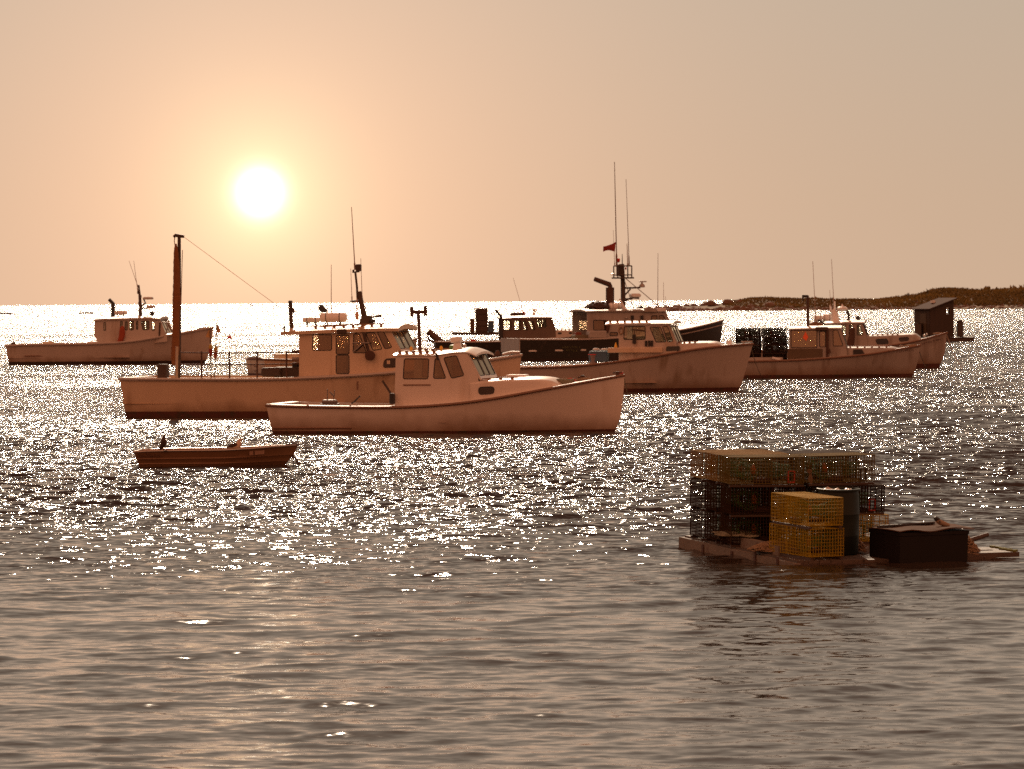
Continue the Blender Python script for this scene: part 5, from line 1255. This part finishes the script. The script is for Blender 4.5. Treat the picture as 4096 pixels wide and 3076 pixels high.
mb = MB(); x = x1d - .12; mb.box((x, 0, dz(x) + .02), (.30, .12, .03)); mb.tube([(x - .1, 0, dz(x) + .02), (x - .05, 0, dz(x) + .06), (x + .1, 0, dz(x) + .05)], .014, 5); mb.build('bow_plate', RUST, dg)
x = dpx(1060, 0)[0]; mb = MB(); mb.tube([(x + .09 * cos(t), .1, dz(x) + .06 * sin(t)) for t in [pi * i / 8 for i in range(9)]], .010, 5); mb.build('handle', ALU, dg)
def loft(mb, rings, n=14):
    # rings: (centre, rx along local side, rz, tilt direction) ellipses perpendicular to the spine
    rows = []
    for i, (c, a, b_) in enumerate(rings):
        c = Vector(c); p0 = Vector(rings[max(0, i - 1)][0]); p1 = Vector(rings[min(len(rings) - 1, i + 1)][0]); t = (p1 - p0).normalized()
        u = Vector((0, 1, 0)); w = t.cross(u).normalized()
        rows.append([c + u * a * cos(2 * pi * k / n) + w * b_ * sin(2 * pi * k / n) for k in range(n + 1)])
    mb.grid(rows); mb.add(rows[0][:-1], [tuple(range(n))]); mb.add(rows[-1][:-1], [tuple(range(n))])
def place_d(o, px, dy, up=0.0):
    x = dpx(px, 0)[0]; o.matrix_world = DM @ Matrix.Translation((x, dy, dz(x) + up))
cb = thing('cormorant', 'dark upright bird standing at the stern of the skiff', 'bird'); place_d(cb, 656, -.60, .02)
mb = MB(); loft(mb, [((-.075, 0, -.02), .010, .012), ((-.055, 0, .03), .035, .022), ((-.02, 0, .08), .058, .055), ((.005, 0, .15), .070, .072), ((.015, 0, .21), .062, .062), ((.012, 0, .26), .038, .038), ((.015, 0, .29), .028, .028), ((.025, 0, .315), .028, .028), ((.04, 0, .33), .022, .02), ((.05, 0, .338), .008, .008)])
mb.build('body', mat('dark_brown_feather', (.055, .026, .014), .8, var=.3, vscale_=20), cb, smooth=60)
mb = MB(); loft(mb, [((-.065, -.045, -.01), .006, .008), ((-.045, -.058, .06), .012, .03), ((-.005, -.068, .14), .014, .045), ((.015, -.055, .21), .010, .03)], 8); mb.build('wing', mat('darker_feather', (.035, .018, .010), .8), cb, smooth=60)
mb = MB(); mb.tube([(.045, 0, .335), (.075, 0, .345), (.092, 0, .338)], [.010, .006, .003], 6); mb.build('beak', BLACK, cb)
for y in (-.025, .025): mb = MB(); mb.tube([(.0, y, .06), (.01, y, .0)], .008, 5); mb.box((.03, y, -.004), (.06, .03, .006)); mb.build('leg', BLACK, cb)
gu = thing('gull', 'pale breasted gull with dark wings sitting toward the bow of the skiff', 'bird'); place_d(gu, 944, -.30, -.06)
mb = MB(); loft(mb, [((-.16, 0, .10), .012, .008), ((-.11, 0, .12), .045, .03), ((-.04, 0, .12), .078, .07), ((.03, 0, .135), .082, .085), ((.065, 0, .19), .060, .060), ((.07, 0, .235), .040, .042), ((.082, 0, .265), .040, .040), ((.112, 0, .272), .030, .028), ((.128, 0, .270), .010, .010)])
mb.build('body', mat('pale_feather', (.55, .40, .31), .8), gu, smooth=60)
for y in (-1, 1): mb = MB(); loft(mb, [((-.22, y * .03, .09), .006, .006), ((-.13, y * .065, .13), .014, .028), ((-.05, y * .082, .16), .016, .045), ((.01, y * .082, .165), .012, .035), ((.03, y * .075, .155), .004, .01)], 8); mb.build('wing', mat('dark_brown_feather', (.055, .026, .014), .8), gu, smooth=60)
mb = MB(); mb.tube([(.12, 0, .268), (.155, 0, .262), (.172, 0, .250)], [.012, .009, .004], 6); mb.build('beak', mat('dull_beak', (.25, .10, .02), .6), gu)
for y in (-.03, .03): mb = MB(); mb.tube([(.0, y, .07), (.01, y, -.03)], .007, 5); mb.box((.03, y, -.034), (.06, .03, .006)); mb.build('leg', mat('dull_beak', (.25, .10, .02), .6), gu)

# ================================================================ traps heaped on boat H
gp = 'traps heaped on the stern of the boat with the T post'
b = BH
xs0, _ = b.at(2944, 1430, 0)
base_z = b.zs(b.at(3050, 1440, -1)[0]) - .05
BM = Matrix.Translation(b.o) @ Matrix.Rotation(b.yaw, 4, 'Z')
mb = MB(); mb.box((xs0 + 1.22, 0, base_z - .03), (2.6, 2.3, .05)); mb.build('trap_rack', DWOOD, b.root)
for lv in range(4):
    for cx in range(2):
        for rw in range(3 if lv < 3 else 2):
            t = trap('dark', 'dark %s trap, %s column, %s row of the heap on the T post boat' % (['bottom', 'second layer', 'third layer', 'top'][lv], ['aft', 'forward'][cx], ['near', 'middle', 'far'][rw]), group=gp, vent='black', name='heaped_trap')
            t.matrix_world = BM @ Matrix.Translation((xs0 + .60 + cx * 1.18 + rnd.uniform(-.04, .04), -.75 + rw * .62, base_z + lv * .375 + .0)) @ Matrix.Rotation(rnd.uniform(-.05, .05), 4, 'Z')

# ================================================================ floating shack
g = ground(3790, 1366); SHY = R(-32); sh_s = g.y / F_PX
fl = thing('float_platform', 'low dark float under the wooden shack', 'float', g + Vector((0, 1.4, 0)), (0, 0, R(-4)))
mb = MB(); mb.box((-.35, 0, .10), (5.3, 3.4, .42)); mb.build('pontoon', DWOOD, fl)
mb = MB()
for i in range(13): mb.box((-2.8 + i * .41, 0, .325), (.38, 3.5, .04))
mb.build('deck_boards', DWOOD, fl)
sk = thing('shack', 'dark wooden shack with a slanting roof and one small window, on a float', 'shed'); skc = g + Vector((-.95, 1.5, .35)); 
sk.location = skc; sk.rotation_euler = (0, 0, R(28))
Wx, Dy, Hlo, Hhi = 2.35, 2.3, 2.35, 3.1      # gable side faces -y (x across), eave on the -x side
shm = mat('shack_boards', (.045, .026, .016), .8, var=.35, vscale_=4, bump=.6, bscale=12, stretch=(1, 1, .2))
def zt(x): return Hlo + (Hhi - Hlo) * (x + Wx / 2) / Wx
wx0, wx1 = .42, .80
for y in (-Dy / 2, Dy / 2):
    vs, fs = holed([(-Wx / 2, 0), (Wx / 2, 0), (Wx / 2, Hhi), (-Wx / 2, Hlo)], [[(wx0, 1.9), (wx1, 1.9), (wx1, 2.45), (wx0, 2.45)]], .06)
    mb = MB(); mb.add([(v[0], y + v[2], v[1]) for v in vs], fs); mb.build('wall', shm, sk)
mb = MB(); mb.box((-Wx / 2, 0, Hlo / 2), (.05, Dy - .07, Hlo)); mb.build('wall', shm, sk)
vs, fs = holed([(-Dy / 2 + .04, 0), (Dy / 2 - .04, 0), (Dy / 2 - .04, Hhi - .02), (-Dy / 2 + .04, Hhi - .02)], [[(-.45, 1.7), (.40, 1.7), (.40, 2.6), (-.45, 2.6)]], .05)
mb = MB(); mb.add([(Wx / 2 - .035 + v[2], v[0], v[1]) for v in vs], fs); mb.build('wall', shm, sk)
mb = MB(); a = math.atan2(Hhi - Hlo, Wx); L = sqrt(Wx ** 2 + (Hhi - Hlo) ** 2) + .5
mb.box((0, 0, (Hlo + Hhi) / 2 + .06), (L, Dy + .5, .08), Matrix.Rotation(-a, 3, 'Y')); mb.build('roof', mat('roof_shingles', (.07, .038, .026), .95, spec=.15, var=.2, vscale_=5, bump=.4, bscale=20), sk)
mb = MB(); mb.box((.1, .3, (Hlo + Hhi) / 2 + .24), (.3, .3, .22)); mb.build('vent_cap', ROOFW, sk)
for y in (-Dy / 2 - .04, ): 
    mb = MB(); mb.tube([(wx0, y, 1.9), (wx1, y, 1.9), (wx1, y, 2.45), (wx0, y, 2.45)], .025, 4, closed=True); mb.build('window_frame', mat('pale_trim', (.2, .13, .09), .7), sk)
mb = MB(); mb.box((-Wx / 2 - .04, -.2, 1.0), (.04, .85, 1.95)); mb.build('door', mat('shack_door', (.085, .06, .035), .7, var=.2), sk)
for i, (px, d_, lab, sz) in enumerate(((3672, -.2, 'grey crate at the left of the shack', (.55, .6, 1.15)), (3840, 1.2, 'tall olive crate behind the shack', (.5, .6, 1.35)))):
    t = thing('storage_crate', lab, 'crate'); gg = atdepth(px, 1348, g.y + 1.0 + d_); t.location = (gg.x, gg.y, .345)
    mb = MB(); mb.rbox((0, 0, sz[2] / 2), sz, .04); mb.build('box', mat('grey_crate', (.07, .05, .04), .6, var=.2), t)
    mb = MB(); mb.rbox((0, 0, sz[2] + .03), (sz[0] + .05, sz[1] + .05, .06), .015); mb.build('lid', mat('grey_crate', (.07, .05, .04), .6), t)

# ================================================================ far float with bins
g = ground(1905, 1339); s_f = g.y / F_PX
ft = thing('float_platform', 'far low float carrying tall dark bins beyond the black hulled boat', 'float', g + Vector((0, 1.5, 0)))
mb = MB(); mb.box((0, 0, .06), (195 * s_f, 3.6, .42)); mb.box((-85 * s_f, 0, .2), (20 * s_f, 3.2, .2)); mb.build('pontoon', DWOOD, ft)
for px, w_, h_, lab, m_ in ((1927, 50, 94, 'tallest dark bin stack on the far float', DWOOD), (1889, 18, 52, 'small brown bin on the far float', mat('brown_bin', (.10, .05, .02), .7)), (1964, 24, 42, 'dull bluish bin on the far float', BLUEP)):
    t = thing('stacked_bin', lab, 'bin', g + Vector(((px - 1905) * s_f, 1.2, .27)), group='bins on the far float')
    k = 4 if h_ > 60 else 2
    for j in range(k):
        mb = MB(); hh = h_ * s_f / k; mb.rbox((0, 0, hh * (j + .5)), (w_ * s_f * (1 - .03 * (j % 2)), 1.2, hh * 1.0), .05); mb.build('bin_tier', m_, t)
    mb = MB(); mb.box((0, 0, h_ * s_f + .03), (w_ * s_f * 1.04, 1.25, .07)); mb.build('lid', mat('tan_lid', (.30, .16, .08), .7), t)
    if h_ > 60: mb = MB(); mb.tube([(-w_ * s_f * .52, 0, h_ * s_f * .8), (-w_ * s_f * .54, 0, h_ * s_f + 18 * s_f)], .04, 5); mb.build('stick', DWOOD, t)

# ================================================================ small far things on the water
def buoy(px, py, r, m, lab, h=1.4):
    g_ = ground(px, py); t = thing('mooring_buoy', lab, 'buoy', g_, group='mooring buoys')
    mb = MB(); mb.lathe([(r * .5, -r * .8), (r, -r * .3), (r, r * .4), (r * .5, r * .9), (r * .1, r)], n=14); mb.build('ball', m, t, smooth=60)
    mb = MB(); mb.tube([(0, 0, r * .9), (0, 0, r * h)], r * .1, 5); mb.tube([(r * .2 * cos(a), 0, r * (h + .15) + r * .2 * sin(a)) for a in [2 * pi * i / 8 for i in range(8)]], r * .06, 4, closed=True); mb.build('ring', STEEL, t)
buoy(919, 1354, .30, REDP, 'red ball buoy adrift between the sail mast and the large boat cabin')
buoy(100, 1308, .20, BLACK, 'tiny dark buoy beyond the far left boat')
for i, (px, py, L) in enumerate(((345, 1255, 9), (20, 1257, 9))):
    g_ = ground(px, py); t = thing('half_tide_ledge', ('dark ledge just breaking the water left of the far cabin mast' if i == 0 else 'dark ledge just breaking the water at the far left edge'), 'rock', g_)
    mb = MB(); q = random.Random(i)
    for k in range(5): mb.lathe([(.3, -.5), (1.0 + q.random(), -.1), (.7, .25 + .35 * q.random()), (.1, .5 + .3 * q.random())], ((k - 2) * .9 * L / 9, q.uniform(-1, 1), 0), 7)
    mb.build('rock', DWOOD, t)
g_ = ground(1008, 1222.5); k_ = g_.y / F_PX
t = thing('fishing_boat', 'tiny boat on the horizon below the sun', 'boat', g_)
mb = MB(); L = 28 * k_; mb.prism([Vector((-L / 2, 0, -1)), Vector((L * .42, 0, -1)), Vector((L / 2, 0, L * .09)), Vector((0, 0, L * .05)), Vector((-L / 2, 0, L * .06))], (0, -L * .1, 0), (0, L * .1, 0)); mb.build('hull', mat('far_hull', (.35, .2, .12), .7), t)
mb = MB(); mb.rbox((-L * .1, 0, L * .12), (L * .3, L * .13, L * .14), .3); mb.build('wheelhouse', mat('far_hull', (.35, .2, .12), .7), t)
mb = MB(); mb.tube([(-L * .1, 0, L * .18), (-L * .1, 0, L * .28)], L * .012, 5); mb.build('mast', DWOOD, t)
# ================================================================ the low peninsula
def make_land():
    ridge = [(2560, 1238), (2600, 1232), (2650, 1228), (2700, 1225), (2760, 1224), (2820, 1220), (2870, 1217), (2920, 1211), (2960, 1202), (3000, 1196), (3045, 1193), (3100, 1195), (3200, 1198), (3250, 1196), (3350, 1201), (3450, 1200), (3500, 1200), (3560, 1195), (3640, 1188), (3680, 1181), (3720, 1169), (3760, 1162), (3830, 1161), (3900, 1166), (3960, 1168), (4040, 1163), (4096, 1160), (4400, 1150), (4800, 1160), (5600, 1150)]
    px_ = [p[0] for p in ridge]
    D0, D1 = 1335.0, 1400.0
    def ztop(px, D=D1):
        py = float(np.interp(px, px_, [p[1] for p in ridge])); return CAM_H + (1221.3 - .0077 * px - py) * D / F_PX
    q = np.random.RandomState(5)
    n = 420; pxs = np.linspace(2550, 5600, n); ph = q.uniform(0, 6.28, 8)
    def nz(a, b): return sum(sin(a * f + ph[i]) * cos(b * f * 1.7 + ph[i] * 2) / (i + 1) for i, f in enumerate((.05, .11, .23, .5)))
    rows = []
    prof = [(-8, -.6), (0, -.02), (6, .10), (14, .22), (26, .42), (42, .72), (58, .95), (68, 1.0), (82, .93), (110, .6), (150, .1), (170, -.3)]
    for px in pxs:
        row = []; tip = min(1, max(0, (px - 2550) / 260))
        for d, h in prof:
            D = D0 + d * (.25 + .75 * tip) + 2.5 * sin(px * .03) * tip; zt_ = max(.15, ztop(px))
            x = (px - CX) / F_PX * (D0 + d); 
            z = zt_ * h + (.12 * nz(x, d) * min(1, zt_ / 3) if h > .05 else 0)
            row.append(Vector((x, D, z)))
        rows.append(row)
    mb = MB(); mb.grid(rows)
    m = mat('coastal_turf', (.12, .085, .035), .95, var=.4, vscale_=.15, bump=.5, bscale=1.2, col2=(.20, .12, .06), c2scale=.10, c2lo=.45, c2hi=.6)
    o = mb.build('peninsula', m, None, smooth=60); o['kind'] = 'structure'; o['label'] = 'low scrub covered peninsula behind the boats'
    def surf(px, t):
        i = (px - pxs[0]) / (pxs[1] - pxs[0]); i0 = int(min(n - 2, max(0, i))); f = i - i0
        ds = [p[0] for p in prof]; j = int(np.searchsorted(ds, t)) - 1; j = max(0, min(len(prof) - 2, j)); g = (t - ds[j]) / (ds[j + 1] - ds[j])
        a = rows[i0][j].lerp(rows[i0][j + 1], g); b_ = rows[i0 + 1][j].lerp(rows[i0 + 1][j + 1], g); return a.lerp(b_, f)
    # boulders along the shore and on the point
    mb = MB(); rr = random.Random(9)
    for k in range(520):
        px = 2560 + 1740 * rr.random() ** 1.25; t = rr.choice((rr.uniform(-2, 12), rr.uniform(-2, 12), rr.uniform(0, 60 if px < 2960 else 30)))
        p = surf(px, t); s_ = rr.uniform(.25, .75) * (1.35 if px < 3000 else 1)
        if rr.random() < .04: s_ *= 1.9
        vs = []; 
        for z, r_ in ((-.5, .8), (.1, 1.0), (.55, .75), (.8, .3)):
            for a in range(6): vs.append(p + Vector((cos(a * pi / 3 + k) * r_ * s_ * 1.5 * rr.uniform(.7, 1.2), sin(a * pi / 3 + k) * r_ * s_ * rr.uniform(.7, 1.2), z * s_ * rr.uniform(.8, 1.1))))
        fs = [(i * 6 + j, i * 6 + (j + 1) % 6, (i + 1) * 6 + (j + 1) % 6, (i + 1) * 6 + j) for i in range(3) for j in range(6)] + [tuple(range(18, 24))]
        mb.add(vs, fs)
    o = mb.build('boulders', mat('shore_granite', (.15, .085, .055), .85, var=.35, vscale_=.35), None); o['kind'] = 'stuff'; o['label'] = 'boulders scattered along the shore of the peninsula'
    # three big ones that stand out
    for px, py, s_, lab in ((2843, 1214, 1.3, 'dark boulder silhouetted on the point, left of the pair'), (2910, 1212, 1.6, 'larger dark boulder on the rise of the point'), (3078, 1224, 1.7, 'broad pale boulder low on the scrub slope')):
        p = atdepth(px, py, D0 + (45 if px < 3000 else 16)); t = thing('boulder', lab, 'boulder', p)
        mb = MB(); rr2 = random.Random(px); rows2 = []
        for i in range(7):
            th_ = pi * i / 6; rows2.append([Vector((sin(th_) * cos(a_) * s_ * 1.25 * rr2.uniform(.85, 1.1), sin(th_) * sin(a_) * s_ * rr2.uniform(.85, 1.1), cos(th_) * s_ * .85)) for a_ in [2 * pi * k / 9 for k in range(9)]]); rows2[-1].append(rows2[-1][0])
        mb.grid(rows2); mb.build('stone', mat('pale_granite', (.17, .10, .065), .85, var=.3, vscale_=.5) if px > 3000 else mat('shore_granite', (.13, .065, .04), .85), t)
    # scrub
    vs = []; fs = []
    for k in range(15000):
        px = 2900 + 2000 * rr.random(); t = rr.uniform(10, 84); p = surf(px, t)
        big = max(0, min(1, (px - 3500) / 250)); s_ = rr.uniform(.25, .7) * (1 + .7 * big) * (.8 if px < 2980 else 1)
        if rr.random() < .02: s_ *= 1.7
        for j in range(5):
            a = rr.uniform(0, 6.28); h = s_ * rr.uniform(.5, 1.3); wd = s_ * rr.uniform(.10, .32); l = Vector((cos(a), sin(a), 0)) * wd; tip = p + Vector((rr.uniform(-.5, .5) * s_, rr.uniform(-.5, .5) * s_, h))
            q0 = p + Vector((rr.uniform(-.6, .6) * s_, rr.uniform(-.6, .6) * s_, -.1)); mid = q0.lerp(tip, .6); i0 = len(vs)
            vs += [tuple(q0), tuple(mid - l), tuple(tip), tuple(mid + l)]; fs.append((i0, i0 + 1, i0 + 2, i0 + 3))
    mb = MB(); mb.v = vs; mb.f = fs; mb.mi = [0] * len(fs)
    me = bpy.data.meshes.new('scrub'); me.from_pydata(vs, [], fs); me.materials.append(mat('scrub_leaves', (.15, .11, .035), .9, var=.3, vscale_=.25, col2=(.22, .16, .045), c2scale=.06, c2lo=.5, c2hi=.62))
    o = bpy.data.objects.new('scrub', me); C.objects.link(o); o['kind'] = 'stuff'; o['label'] = 'low wind clipped scrub covering the peninsula'
make_land()
